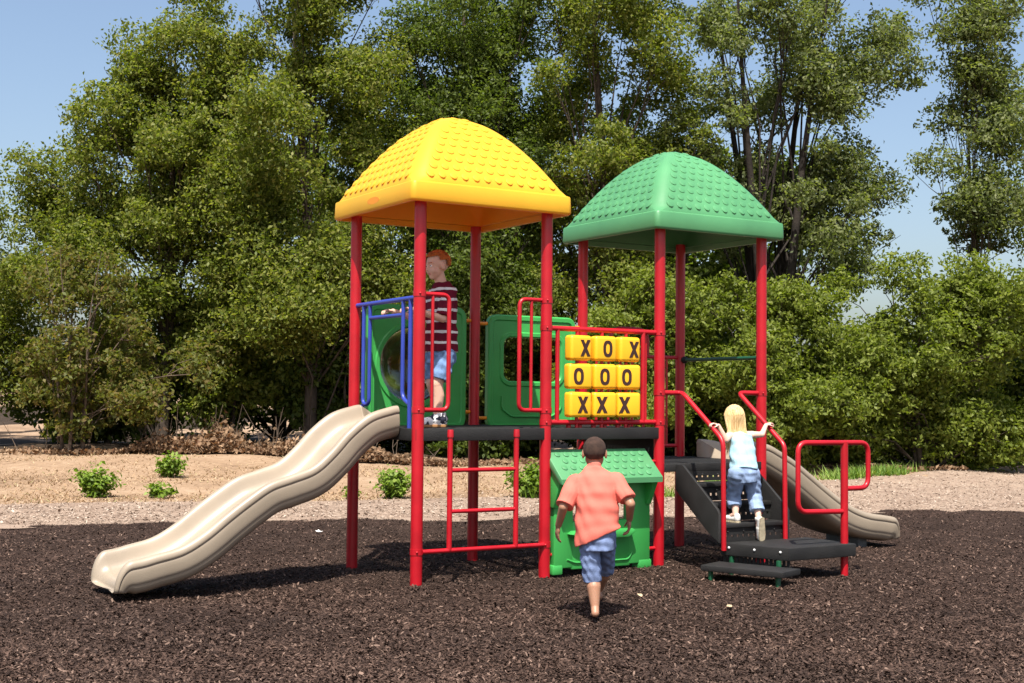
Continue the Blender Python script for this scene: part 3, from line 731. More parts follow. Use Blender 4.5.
# barrier with the lettered tiles, front of the middle deck
bar = rod('tile_barrier', [([(S + 0.03, 0, 1.992), (2 * S - 0.03, 0, 1.992)], 0.021)])
rod('bottom_rail', [([(S + 0.03, 0, 1.232), (2 * S - 0.03, 0, 1.232)], 0.021)], parent=bar)
rod('bar', [([(1.262, 0, 1.232), (1.262, 0, 1.992)], 0.018)], parent=bar)
rod('bar', [([(2.128, 0, 1.232), (2.128, 0, 1.992)], 0.021)], parent=bar)
rod('bar', [([(2.178, 0.03, 1.232), (2.178, 0.03, 1.992)], 0.013)], parent=bar)
for u in (1.455, 1.703, 1.949): rod('tile_axle', [([(u, 0, 1.14), (u, 0, 1.992)], 0.015), ([(u - 0.06, 0.03, 1.17), (u - 0.06, 0.03, 1.25)], 0.02), ([(u + 0.05, 0.03, 1.17), (u + 0.05, 0.03, 1.25)], 0.02)], parent=bar)
def letter(bm, ch, y):
    if ch == 'X':
        for s_ in (1, -1):
            w_, hx, hz = 0.0165, 0.036, 0.067
            prism(bm, [(s_ * (-hx - w_), -hz), (s_ * (-hx + w_), -hz), (s_ * (hx + w_), hz), (s_ * (hx - w_), hz)][::s_], 'v', y - 0.003 - (0.0006 if s_ > 0 else 0), y + 0.004, 0, 1)
    else:
        n = 40; R = []
        for (a, b2, yy_) in ((0.047, 0.068, y + 0.004), (0.047, 0.068, y - 0.003), (0.020, 0.043, y - 0.003), (0.020, 0.043, y + 0.004)):
            def q(t):
                c, s_ = math.cos(t), math.sin(t); e = 2 / 2.5
                return math.copysign(abs(c) ** e, c) * a, math.copysign(abs(s_) ** e, s_) * b2
            R.append([bm.verts.new((q(2 * PI * k / n)[0], yy_, q(2 * PI * k / n)[1])) for k in range(n)])
        for i in range(4):
            for k in range(n): bm.faces.new((R[i][k], R[i][(k + 1) % n], R[(i + 1) % 4][(k + 1) % n], R[(i + 1) % 4][k])).material_index = 1
rows = [("X", "O", "X"), ("O", "O", "O"), ("X", "X", "X")]
offs = [(0.035, 0.012, 0.034), (-0.022, -0.012, -0.03), (0.014, -0.035, -0.048)]
yaws = [(6, 2, 5), (-4, -2, -5), (3, -5, -7)]
for r_, z in enumerate((1.838, 1.607, 1.376)):
    for c_, u in enumerate((1.455, 1.703, 1.949)):
        bm = bmesh.new(); box(bm, -0.112, 0.112, -0.05, 0.05, -0.103, 0.103, 0.026, 0, 4)
        bm2 = bmesh.new(); letter(bm2, rows[r_][c_], -0.05)
        for vv in bm2.verts: vv.co.x += offs[r_][c_]
        me = bpy.data.meshes.new('t'); bm2.to_mesh(me); bm2.free(); bm.from_mesh(me); bpy.data.meshes.remove(me)
        o = obj('tile', bm, None, bar, mats=[M['tile_yellow'], M['ink']])
        o["label"] = 'yellow tile with dark letter ' + rows[r_][c_]
        o.location = (u, -0.015, z); o.rotation_euler = (0, 0, math.radians(yaws[r_][c_]))

# green playhouse panel under the middle deck
bm = bmesh.new(); F0, F1 = -0.045, 0.045
box(bm, 1.215, 1.40, F0, F1, 0.06, 0.90, 0.012); box(bm, 1.96, 2.18, F0, F1, 0.06, 0.90, 0.012)
box(bm, 1.385, 1.975, F0 + 0.003, F1 - 0.003, 0.045, 0.43, 0.012); box(bm, 1.385, 1.975, F0 + 0.003, F1 - 0.003, 0.80, 0.90, 0.012)
box(bm, 1.20, 1.30, F0 - 0.004, F1 + 0.004, 0.01, 0.09, 0.012); box(bm, 2.06, 2.195, F0 - 0.004, F1 + 0.004, 0.01, 0.09, 0.012)
prism(bm, [(F1, 0.55), (F0 - 0.02, 0.55), (-0.17, 0.76), (0.03, 0.985)], 'u', 1.19, 1.245, 0.01)
prism(bm, [(F1, 0.55), (F0 - 0.02, 0.55), (-0.17, 0.76), (0.03, 0.985)], 'u', 2.125, 2.175, 0.01)
ph = obj('playhouse_panel', bm, M['green'], PS)
bm = bmesh.new()
prism(bm, [(0.07, 0.955), (0.07, 1.005), (0.035, 1.01), (-0.215, 0.785), (-0.215, 0.742), (-0.18, 0.742)], 'u', 1.17, 2.185, 0.012)
d = Vector((0, -0.25, -0.225)).normalized(); nn = Vector((0, -0.225, 0.25)).normalized()
for i in range(4):
    for k in range(11):
        cpt = Vector((1.26 + 0.084 * k + (0.042 if i % 2 else 0), 0.035, 1.01)) + d * (0.06 + 0.075 * i)
        if cpt.x > 2.12: continue
        rr_ = []
        for rad, hh in ((0.028, -0.003), (0.026, 0.007), (0.018, 0.010)):
            rr_.append([bm.verts.new(cpt + d * rad * math.cos(2 * PI * q / 10) + Vector((1, 0, 0)) * rad * math.sin(2 * PI * q / 10) + nn * hh) for q in range(10)])
        for a_, b_ in ((0, 1), (1, 2)):
            for q in range(10): bm.faces.new((rr_[a_][q], rr_[a_][(q + 1) % 10], rr_[b_][(q + 1) % 10], rr_[b_][q]))
        bm.faces.new(rr_[2])
obj('roof', bm, M['roof_green'], ph)
bm = bmesh.new(); prism(bm, [(1.37, 0.36), (1.95, 0.36), (1.98, 0.335), (1.90, 0.29), (1.42, 0.29), (1.34, 0.335)], 'v', F0 - 0.085, F0 + 0.01, 0.014); obj('counter_shelf', bm, M['green'], ph)
bm = bmesh.new(); tube(bm, fillet([(1.34, F0 - 0.002, 0.13), (1.42, F0 - 0.002, 0.10), (1.95, F0 - 0.002, 0.10), (1.99, F0 - 0.002, 0.16)], 0.03), 0.008, 8); obj('moulding', bm, M['green'], ph)
for u, w_ in ((S + 0.03, 0.06), (2 * S - 0.04, -0.09)):
    for z in (0.90, 0.17):
        bm = bmesh.new(); tube(bm, [(u, 0, z), (u + w_, 0, z)], 0.016, 10); obj('clamp', bm, M['red'], PS)

# back barrier of the green tower and the dark green bar above the right slide
bb = rod('back_barrier', [([(2 * S + 0.03, S, 1.83), (3 * S - 0.03, S, 1.83)], 0.018)])
rod('bottom_rail', [([(2 * S + 0.03, S, 0.98), (3 * S - 0.03, S, 0.98)], 0.018)], parent=bb)
for k in range(7): rod('bar', [([(2 * S + 0.16 + 0.138 * k, S, 0.98), (2 * S + 0.16 + 0.138 * k, S, 1.83)], 0.012)], parent=bb)
rod('arched_hand_hold', [([(2.62, S, 1.83), (2.62, S, 2.09), (3.06, S, 2.09), (3.06, S, 1.83)], 0.018)], parent=bb, fr=0.2)
xb = rod('cross_bar', [([(3 * S, S - 0.03, 1.807), (3 * S, 0.03, 1.807)], 0.017)], M['dark_green'])
bm = bmesh.new(); bmesh.ops.create_uvsphere(bm, u_segments=14, v_segments=8, radius=0.034, matrix=Matrix.Translation((3 * S, S - 0.07, 1.807))); obj('end_knob', bm, M['black'], xb)

# painted clamp collars where rails meet the posts
for pu, zs in ((0, (2.213, 1.328, 0.258)), (S, (2.213, 1.328, 0.258, 1.992, 1.232)), (2 * S, (1.992, 1.232, 1.482)), (3 * S, (1.489,))):
    for z in zs:
        bm = bmesh.new(); tube(bm, [(pu, 0, z - 0.022), (pu, 0, z + 0.022)], 0.0505, 20)
        bmesh.ops.create_uvsphere(bm, u_segments=8, v_segments=5, radius=0.009, matrix=Matrix.Translation((pu - 0.02, -0.048, z)))
        obj('collar', bm, M['red'], PS)

# slides
def slide(name, rail, vc, sgn, lip, label, nose_r=None):
    """rail: list of (u,z) of the top of the side rails from the deck to the run-out"""
    P = catmull(rail, 8); N = len(P)
    half = [(0.0, -0.165), (0.16, -0.165), (0.235, -0.155), (0.275, -0.12), (0.295, -0.06), (0.308, -0.02), (0.325, -0.003), (0.345, 0.0), (0.366, -0.006), (0.379, -0.024), (0.382, -0.05),
            (0.374, -0.060), (0.371, -0.066), (0.376, -0.074), (0.372, -0.13), (0.366, -0.165), (0.358, -0.172), (0.356, -0.18), (0.352, -0.20), (0.325, -0.235), (0.27, -0.253), (0.0, -0.256)]
    sec = half + [(-w_, h) for w_, h in half[::-1][1:-1]]
    bm = bmesh.new(); rings = []
    arcl = [0]
    for i in range(1, N): arcl.append(arcl[-1] + np.linalg.norm(P[i] - P[i - 1]))
    tot = arcl[-1]
    for i in range(N):
        t = P[min(i + 1, N - 1)] - P[max(i - 1, 0)]; t /= np.linalg.norm(t)
        nrm = np.array([-t[1], t[0]]) 
        if nrm[1] < 0: nrm = -nrm
        dist = tot - arcl[i]
        e = 0.0
        k = 1 - e * e * (3 - 2 * e)
        rg = []
        for w_, h in sec:
            hh = h
            if e > 0:
                mid = -0.165
                hh = mid + (h - mid) * (0.30 + 0.70 * k) if h > mid else mid + (h - mid) * (0.85 + 0.15 * k)
            ww = w_ * (1 - 0.30 * (1 - k) * min(1, abs(w_) / 0.3))
            rg.append(bm.verts.new((P[i][0] + nrm[0] * hh, vc + ww, P[i][1] + nrm[1] * hh)))
        rings.append(rg)
    n = len(sec)
    for i in range(N - 1):
        for k in range(n): bm.faces.new((rings[i][k], rings[i][(k + 1) % n], rings[i + 1][(k + 1) % n], rings[i + 1][k]))
    bm.faces.new(rings[0])
    last = [q.co.copy() for q in rings[-1]]   # rounded nose: the whole channel rolls over and down to the ground
    zb_ = min(q.z for q in last); pr = rings[-1]; nr_ = 0.115
    for j in range(1, 10):
        th = j * PI / 2 / 9 * 0.97; c_, s_ = math.cos(th), math.sin(th)
        nx_ = []
        for q in last:
            sd = 1 - 0.10 * (1 - c_) * min(1, abs(q.y - vc) / 0.3)
            nx_.append(bm.verts.new((q.x + sgn * nr_ * s_ * (0.45 + 0.55 * (q.z - zb_) / 0.256), vc + (q.y - vc) * sd, zb_ + (q.z - zb_) * c_ + 0.02 * s_ * (1 - (q.z - zb_) / 0.256))))
        for k in range(n): bm.faces.new((pr[k], pr[(k + 1) % n], nx_[(k + 1) % n], nx_[k]))
        pr = nx_
    bm.faces.new(pr)
    o = obj(name, bm, M['tan'], PS, angle=55); o["label"] = label
    sb = o.modifiers.new('sub', 'SUBSURF'); sb.levels = 1; sb.render_levels = 1
    return o
ls = slide('slide', [(-0.055, 1.360), (-0.12, 1.350), (-0.31, 1.29), (-0.48, 1.165), (-0.62, 1.02), (-0.76, 0.905), (-0.93, 0.845), (-1.10, 0.79), (-1.26, 0.69), (-1.42, 0.575), (-1.58, 0.452), (-1.74, 0.362), (-1.92, 0.318), (-2.00, 0.298), (-2.075, 0.286)], S / 2, -1, 0.001, 'tan wavy slide with a double hump')
rs = slide('slide', [(3 * S + 0.035, 1.052), (3.60, 1.045), (3.75, 1.02), (3.90, 0.955), (4.08, 0.865), (4.27, 0.745), (4.46, 0.622), (4.66, 0.50), (4.85, 0.405), (5.05, 0.345), (5.26, 0.315), (5.385, 0.295)], S / 2, 1, 0.001, 'straight tan slide at the lower deck')
bm = bmesh.new(); box(bm, 5.05, 5.17, 0.36, 0.80, -0.1, 0.12, 0.01); obj('footing', bm, M['grey'], rs)

# stairs down the front of the green tower
bm = bmesh.new()
SV = [(-0.04, 0.872), (-0.13, 0.872), (-0.575, 0.535), (-0.60, 0.50), (-0.60, 0.262), (-0.47, 0.335), (-0.09, 0.618), (-0.04, 0.66)]
prism(bm, SV, 'u', 2.452, 2.478, 0.004); 
st = obj('stairs', bm, M['black'], PS)
bm = bmesh.new(); prism(bm, SV, 'u', 3.205, 3.231, 0.004); obj('stringer', bm, M['black'], st)
for k, (vf, z) in enumerate(((-0.24, 0.723), (-0.41, 0.567), (-0.58, 0.41))):
    bm = bmesh.new(); vb = (-0.045, -0.215, -0.385)[k]
    box(bm, 2.479, 3.204, vf, vf + 0.03, z - 0.035, z, 0.006)
    nb = 4
    for q in range(nb): box(bm, 2.479, 3.204, vf + 0.036 + q * 0.043, vf + 0.036 + q * 0.043 + 0.034, z - 0.012, z - 0.002)
    for q in range(1, 4): box(bm, 2.479 + q * 0.18, 2.52 + q * 0.18, vf + 0.03, vf + 0.2, z - 0.016, z - 0.004)
    obj('tread', bm, M['black'], st)
for vv, z0, z1 in ((-0.037, 0.727, 0.81), (-0.222, 0.571, 0.69), (-0.392, 0.414, 0.53), (-0.562, 0.252, 0.374)):
    bm = bmesh.new(); hN = 12; zc0, zc1 = z0 + (z1 - z0) * 0.36, z0 + (z1 - z0) * 0.54
    box(bm, 2.479, 3.204, vv, vv + 0.008, z0, zc0); box(bm, 2.479, 3.204, vv, vv + 0.008, zc1, z1)
    wv = 0.725 / hN
    for q in range(hN + 1): box(bm, max(2.479, 2.479 + q * wv - 0.02), min(3.204, 2.479 + q * wv + 0.02), vv + 0.001, vv + 0.007, zc0, zc1)
    for q in range(4): bmesh.ops.create_uvsphere(bm, u_segments=8, v_segments=5, radius=0.009, matrix=Matrix.Translation((2.58 + 0.17 * q, vv - 0.001, z1 - 0.03)))
    obj('perforated_riser', bm, M['black'], st)
rod('handrail', [([(2 * S + 0.03, 0, 1.482), (2.53, 0, 1.482), (2.497, -0.09, 1.47), (2.497, -0.60, 1.095), (2.497, -0.612, 0.20)], 0.021)], parent=st, fr=0.07)
rod('handrail', [([(3 * S - 0.03, 0, 1.489), (3.19, 0, 1.489), (3.186, -0.585, 1.045), (3.186, -0.597, 0.20)], 0.021)], parent=st, fr=0.05)
# transfer platform and its low step
PL = [(2.50, -0.575), (2.70, -1.15), (3.45, -1.14), (3.45, -0.575)]
bm = bmesh.new(); prism(bm, PL, 'z', 0.16, 0.262, 0.008)
tp = obj('transfer_platform', bm, M['black'], PS)
bm = bmesh.new(); e0, e1 = Vector((2.50, -0.575, 0)), Vector((2.70, -1.15, 0)); ed = (e1 - e0); en = Vector((ed.y, -ed.x, 0)).normalized()
if en.x > 0: en = -en
bm.free()
for f in (0.12, 0.5, 0.88):
    bm = bmesh.new(); bmesh.ops.create_uvsphere(bm, u_segments=10, v_segments=6, radius=0.011, matrix=Matrix.Translation(e0 + ed * f + Vector((0, 0, 0.225)))); obj('bolt', bm, M['bolt'], tp)
bm = bmesh.new()     # slotted skirt below the platform
for q in range(16):
    a = e0 + ed * (q + 0.15) / 16 - en * 0.03; b2 = e0 + ed * (q + 0.75) / 16 - en * 0.03
    prism(bm, [(a.x, a.y), (b2.x, b2.y), (b2.x - en.x * 0.008, b2.y - en.y * 0.008), (a.x - en.x * 0.008, a.y - en.y * 0.008)], 'z', 0.07, 0.159)
a = e0 - en * 0.035; b2 = e1 - en * 0.035; prism(bm, [(a.x, a.y), (b2.x, b2.y), (b2.x - en.x * 0.01, b2.y - en.y * 0.01), (a.x - en.x * 0.01, a.y - en.y * 0.01)], 'z', 0.06, 0.115)
obj('skirt', bm, M['black'], tp)
bm = bmesh.new(); prism(bm, [(2.14, -0.75), (2.40, -1.405), (2.68, -1.30), (2.42, -0.64)], 'z', 0.075, 0.122, 0.006); sp = obj('low_step', bm, M['black'], tp)
for (u, v) in ((2.20, -0.80), (2.42, -1.33)):
    bm = bmesh.new(); box(bm, u - 0.015, u + 0.015, v - 0.015, v + 0.015, -0.1, 0.075, 0.003); obj('leg', bm, M['dark_green'], sp)
for (u, v) in ((2.66, -1.08), (2.55, -0.65)):
    bm = bmesh.new(); box(bm, u - 0.015, u + 0.015, v - 0.015, v + 0.015, -0.1, 0.16, 0.003); obj('leg', bm, M['dark_green'], tp)
rp = rod('rail_post', [([(3.38, -1.08, -0.15), (3.38, -1.08, 1.09)], 0.031)], parent=tp, n=16)
rod('grab_loop', [([(3.38, -1.08, 0.522), (2.865, -1.08, 0.536), (2.865, -1.08, 1.088), (3.655, -1.08, 1.082), (3.655, -1.08, 0.708), (3.38, -1.08, 0.708)], 0.021)], parent=tp, fr=0.09)

# ------------------------------------------------------------------ people
FPX = 1316.0
def ray(px, py): return F3 + R3 * ((px - 512) / FPX) - V3 * ((py - 341.5) / FPX)
def at_y(px, py, y):
    """world point at distance y in the direction measured in the photograph"""
    d = ray(px, py); return cam.matrix_world.translation + d * (y / d.y)
def at_v(px, py, v):
    d = ray(px, py); c = cam.matrix_world.translation - Vector((OX, OY, 0))
    return cam.matrix_world.translation + d * ((v - EV.dot(c)) / EV.dot(d))

def shell_capsule(bm, p0, r0, p1, r1, n=14, flat0=False, flat1=False):
    p0, p1 = Vector(p0), Vector(p1); t = (p1 - p0); ln = max(t.length, 1e-6); t /= ln
    up = Vector((0, 0, 1)) if abs(t.z) < 0.9 else Vector((1, 0, 0)); a = t.cross(up).normalized(); b = t.cross(a)
    prof = []
    if flat0: prof.append((0.0, r0))
    else: prof += [(-r0 * math.cos(k * PI / 10), r0 * math.sin(k * PI / 10)) for k in range(1, 6)]
    if flat1: prof.append((ln, r1))
    else: prof += [(ln + r1 * math.sin(k * PI / 10), r1 * math.cos(k * PI / 10)) for k in range(0, 5)]
    rings = [[bm.verts.new(p0 + t * s + (a * math.cos(2 * PI * k / n) + b * math.sin(2 * PI * k / n)) * r) for k in range(n)] for s, r in prof]
    for i in range(len(rings) - 1):
        for k in range(n): bm.faces.new((rings[i][k], rings[i][(k + 1) % n], rings[i + 1][(k + 1) % n], rings[i + 1][k]))
    bm.faces.new(rings[0][::-1]); bm.faces.new(rings[-1])
def shell_loft(bm, secs, right, n=24):
    """secs: (centre, half width along right, half depth)"""
    right = Vector(right).normalized(); rings = []
    for i, (c, rx, ry) in enumerate(secs):
        c = Vector(c); t = (Vector(secs[min(i + 1, len(secs) - 1)][0]) - Vector(secs[max(i - 1, 0)][0])).normalized()
        a = (right - t * right.dot(t)).normalized(); b = t.cross(a)
        rings.append([bm.verts.new(c + a * rx * math.copysign(abs(math.cos(q)) ** 0.85, math.cos(q)) + b * ry * math.copysign(abs(math.sin(q)) ** 0.85, math.sin(q))) for q in [2 * PI * k / n for k in range(n)]])
    for i in range(len(rings) - 1):
        for k in range(n): bm.faces.new((rings[i][k], rings[i][(k + 1) % n], rings[i + 1][(k + 1) % n], rings[i + 1][k]))
    bm.faces.new(rings[0][::-1]); bm.faces.new(rings[-1])
def shell_ball(bm, c, r3, rot=None, seg=20):
    mt_ = Matrix.Translation(Vector(c)) @ (rot.to_4x4() if rot else Matrix()) @ Matrix.Diagonal((*r3, 1))
    bmesh.ops.create_uvsphere(bm, u_segments=seg, v_segments=seg // 2 + 2, radius=1.0, matrix=mt_)

def fuse(name, bm, voxel, smooth, mats, parent, origin, wrinkle=0.0, wf=30.0, pick=None, seed=0, warp=None):
    """join overlapping closed shells into one continuous skin"""
    bmesh.ops.recalc_face_normals(bm, faces=bm.faces)
    me = bpy.data.meshes.new(name + '_shells'); bm.to_mesh(me); bm.free()
    o = bpy.data.objects.new(name + '_shells', me); COL.objects.link(o)
    md = o.modifiers.new('r', 'REMESH'); md.mode = 'VOXEL'; md.voxel_size = voxel; md.use_smooth_shade = True
    if smooth: s_ = o.modifiers.new('s', 'SMOOTH'); s_.iterations = smooth; s_.factor = 0.5
    dg = bpy.context.evaluated_depsgraph_get(); dg.update()
    nm = bpy.data.meshes.new_from_object(o.evaluated_get(dg)); nm.name = name
    bpy.data.objects.remove(o); bpy.data.meshes.remove(me)
    nv = len(nm.vertices); co = np.empty(nv * 3, np.float32); nm.vertices.foreach_get('co', co); co = co.reshape(-1, 3)
    if wrinkle:
        no = np.empty(nv * 3, np.float32); nm.vertices.foreach_get('normal', no); no = no.reshape(-1, 3)
        x, y, z = co.T * wf
        h = np.sin(x * 0.9 + 2.2 * z + 1.5 * np.sin(y * 0.8 + seed)) * np.sin(z * 0.7 - x * 0.8 + seed) + 0.6 * np.sin(2.1 * z + 1.7 * x - y + 2 * np.sin(x + seed))
        co = co + no * (h * wrinkle)[:, None]
    nm.materials.clear()
    for q in mats: nm.materials.append(q)
    if pick:
        nf = len(nm.polygons); ct = np.empty(nf * 3, np.float32); nm.polygons.foreach_get('center', ct)
        nm.polygons.foreach_set('material_index', pick(ct.reshape(-1, 3)).astype(np.int32))
    if warp: co = warp(co)
    co = co - np.array(origin, np.float32)
    nm.vertices.foreach_set('co', np.ascontiguousarray(co, np.float32).ravel())
    nm.polygons.foreach_set('use_smooth', np.ones(len(nm.polygons), bool)); nm.update()
    r = bpy.data.objects.new(name, nm); COL.objects.link(r); r.parent = parent
    return r

def head_frame(fwd, up):
    f = Vector(fwd).normalized(); u = Vector(up); u = (u - f * u.dot(f)).normalized(); r = f.cross(u)
    return r, f, u
def add_head(bm, c, fr, k=1.0):
    r, f, u = fr; P = lambda a, b, d: Vector(c) + (r * a + f * b + u * d) * k
    rot = Matrix((r, f, u)).transposed()
    shell_ball(bm, P(0, -0.012, 0.022), (0.072 * k, 0.088 * k, 0.080 * k), rot)
    shell_ball(bm, P(0, 0.022, -0.035), (0.058 * k, 0.058 * k, 0.062 * k), rot)
    shell_ball(bm, P(0, 0.045, -0.078), (0.028 * k, 0.026 * k, 0.022 * k), rot)
    for s_ in (1, -1):
        shell_ball(bm, P(0.034 * s_, 0.048, -0.035), (0.026 * k, 0.024 * k, 0.028 * k), rot)
        shell_ball(bm, P(0.030 * s_, 0.062, 0.002), (0.0125 * k, 0.0125 * k, 0.0125 * k), rot)
        shell_capsule(bm, P(0.016 * s_, 0.070, 0.021), 0.009 * k, P(0.044 * s_, 0.060, 0.020), 0.008 * k)
        shell_ball(bm, P(0.073 * s_, -0.010, -0.008), (0.009 * k, 0.020 * k, 0.030 * k), rot)
    shell_capsule(bm, P(0, 0.070, 0.008), 0.008 * k, P(0, 0.086, -0.022), 0.0105 * k)
    shell_capsule(bm, P(-0.016, 0.068, -0.052), 0.007 * k, P(0.016, 0.068, -0.052), 0.007 * k)
    shell_capsule(bm, P(-0.012, 0.067, -0.062), 0.007 * k, P(0.012, 0.067, -0.062), 0.007 * k)
def face_pick(c, fr, k=1.0):
    r, f, u = [np.array(q) for q in fr]; c = np.array(c)
    def pick(ct):
        d = (ct - c) / k; a, b, h = d @ r, d @ f, d @ u; mi = np.zeros(len(ct), int)
        for s_ in (1, -1):
            q = np.hypot(a - 0.030 * s_, (h - 0.002) * 1.5); mi[(q < 0.0115) & (b > 0.060)] = 1
            q = np.hypot(a - 0.030 * s_, h - 0.002); mi[(q < 0.0055) & (b > 0.060)] = 2
            mi[(np.abs(a - 0.030 * s_) < 0.017) & (np.abs(h - 0.024) < 0.0035) & (b > 0.05)] = 4
        mi[(np.abs(a) < 0.020) & (np.abs(h + 0.057) < 0.0085) & (b > 0.066)] = 3
        return mi
    return pick
def add_hand(bm, wrist, d, palm_n, k=1.0, curl=0.5, thumb=1):
    """palm, four bent fingers of unequal length and a thumb from the side of the palm"""
    w_, d, n = Vector(wrist), Vector(d).normalized(), Vector(palm_n)
    n = (n - d * n.dot(d)).normalized(); s_ = d.cross(n) * thumb
    rot = Matrix((s_, d, n)).transposed()
    shell_ball(bm, w_ + d * 0.036 * k, (0.029 * k, 0.038 * k, 0.0125 * k), rot, 16)
    for i, (off, ln) in enumerate(((0.0225, 0.050), (0.0075, 0.056), (-0.0075, 0.052), (-0.0215, 0.041))):
        p = w_ + d * 0.062 * k + s_ * off * k; a = curl * 0.7; dd = d + s_ * off * 3
        dd.normalize(); q = w_ + d * 0.03 * k + s_ * off * 0.8 * k
        shell_capsule(bm, q, 0.0078 * k, p, 0.0074 * k, 10)
        for seg, fr_ in enumerate((0.46, 0.32, 0.25)):
            v = dd * math.cos(a) + n * math.sin(a); e = p + v * ln * fr_ * 1.05 * k
            shell_capsule(bm, p, (0.0074 - 0.0007 * seg) * k, e, (0.0068 - 0.0007 * seg) * k, 10); p = e; a += curl * 0.9
    p = w_ + d * 0.018 * k + s_ * 0.022 * k
    v = (d * 0.65 + s_ * 0.65 + n * (0.25 + 0.5 * curl)).normalized(); e = p + v * 0.032 * k
    shell_capsule(bm, p, 0.0105 * k, e, 0.008 * k, 10)
    v2 = (d * 0.95 + s_ * 0.1 + n * (0.2 + 0.7 * curl)).normalized(); shell_capsule(bm, e, 0.008 * k, e + v2 * 0.026 * k, 0.0066 * k, 10)
def add_foot(bm, ankle, toe, k=1.0, up=None):
    a, t = Vector(ankle), Vector(toe); d = (t - a)
    heel = a + Vector((0, 0, -0.035 * k)) - Vector((d.x, d.y, 0)).normalized() * 0.025 * k
    return a, t, heel
def hair_cap(name, c, fr, k, m, parent, origin, keep, thick=0.010, noise=0.004, seed=1, sub=5, spike=0.0):
    r, f, u = fr; bm = bmesh.new(); bmesh.ops.create_icosphere(bm, subdivisions=sub, radius=1.0)
    rg = np.random.default_rng(seed)
    dl = []
    for v in bm.verts:
        a, b, h = v.co
        t = thick + noise * (math.sin(23 * a + 9 * h) * math.sin(19 * b + 7 * a) + 0.6 * math.sin(41 * h + 13 * b)) + spike * rg.random()
        if not keep(a, b, h): dl.append(v)
        v.co = (Vector(c) + r * a * (0.072 * k + t) + f * (b * (0.088 * k + t) - 0.012 * k) + u * (h * (0.080 * k + t) + 0.022 * k)) - Vector(origin)
    bmesh.ops.delete(bm, geom=dl, context='VERTS')
    return obj(name, bm, m, parent, angle=80)

def skin(name, col):
    mt, t, b = nodes(name)
    b.inputs["Base Color"].default_value = (*col, 1); b.inputs["Roughness"].default_value = 0.5
    b.inputs["Subsurface Weight"].default_value = 0.12; b.inputs["Subsurface Radius"].default_value = (0.02, 0.008, 0.004)
    return mt
M['skin_brown'] = skin('brown_skin', (0.33, 0.165, 0.098)); M['skin_pale'] = skin('fair_skin', (0.66, 0.40, 0.29)); M['skin_fair'] = skin('light_skin', (0.66, 0.42, 0.32))
M['eye_white'] = mat('eye_white', (0.75, 0.74, 0.72), 0.25); M['pupil'] = mat('pupil', (0.02, 0.015, 0.012), 0.2)
M['lip_dark'] = mat('brown_lip', (0.20, 0.075, 0.055), 0.45); M['lip'] = mat('pink_lip', (0.52, 0.20, 0.17), 0.45)
M['hair_black'] = mat('black_hair', (0.085, 0.048, 0.034), 0.75, 1.0, 500, 0.5, 30, 0.3)
M['hair_red'] = mat('orange_hair', (0.62, 0.17, 0.03), 0.55, 1.0, 300, 0.5, 25, 0.4); M['hair_blond'] = mat('blond_hair', (0.74, 0.53, 0.27), 0.5, 0.6, 300, 0.3, 25, 0.4)
M['strand'] = island_mat('blond_strand', [(0.42, 0.26, 0.10), (0.68, 0.47, 0.22), (0.80, 0.62, 0.36)], 0.45, spec=0.5)
M['coral'] = mat('coral_cotton', (0.66, 0.155, 0.115), 0.9, 0.25, 500, 0.10, 12, 0.15)
M['denim'] = mat('washed_denim', (0.22, 0.29, 0.49), 0.9, 0.35, 420, 0.45, 16, 0.15); M['denim_blue'] = mat('blue_denim', (0.19, 0.31, 0.54), 0.9, 0.35, 420, 0.4, 18, 0.15)
M['denim_light'] = mat('pale_blue_denim', (0.27, 0.37, 0.56), 0.9, 0.35, 420, 0.35, 18, 0.15)
M['camisole'] = mat('pale_aqua_cotton', (0.36, 0.57, 0.66), 0.9, 0.25, 500, 0.16, 22, 0.15)
M['sandal'] = mat('pale_sole', (0.50, 0.42, 0.28), 0.8, 0.4, 90, 0.25, 20); M['shoe_white'] = mat('white_shoe', (0.72, 0.70, 0.66), 0.7, 0.2, 90, 0.15, 14)
M['gum'] = mat('rubber_sole', (0.35, 0.17, 0.06), 0.8)
mt, t, b = nodes('maroon_white_stripe'); b.inputs["Roughness"].default_value = 0.9; b.inputs["Specular IOR Level"].default_value = 0.15
tc = t.nodes.new("ShaderNodeTexCoord"); sx_ = t.nodes.new("ShaderNodeSeparateXYZ"); t.links.new(tc.outputs["Object"], sx_.inputs[0])
nz = t.nodes.new("ShaderNodeTexNoise"); nz.inputs["Scale"].default_value = 7; t.links.new(tc.outputs["Object"], nz.inputs["Vector"])
a1 = t.nodes.new("ShaderNodeMath"); a1.operation = 'MULTIPLY_ADD'; a1.inputs[1].default_value = 0.035; t.links.new(nz.outputs["Fac"], a1.inputs[0]); t.links.new(sx_.outputs["Z"], a1.inputs[2])
a2 = t.nodes.new("ShaderNodeMath"); a2.operation = 'DIVIDE'; a2.inputs[1].default_value = 0.086; t.links.new(a1.outputs[0], a2.inputs[0])
a3 = t.nodes.new("ShaderNodeMath"); a3.operation = 'FRACT'; t.links.new(a2.outputs[0], a3.inputs[0])
a4 = t.nodes.new("ShaderNodeMath"); a4.operation = 'LESS_THAN'; a4.inputs[1].default_value = 0.26; t.links.new(a3.outputs[0], a4.inputs[0])
mx = t.nodes.new("ShaderNodeMix"); mx.data_type = 'RGBA'; mx.inputs[6].default_value = (0.12, 0.008, 0.022, 1); mx.inputs[7].default_value = (0.66, 0.64, 0.62, 1)
t.links.new(a4.outputs[0], mx.inputs[0]); t.links.new(mx.outputs[2], b.inputs["Base Color"]); M['stripe'] = mt
mt, t, b = nodes('navy_white_patch'); b.inputs["Roughness"].default_value = 0.7
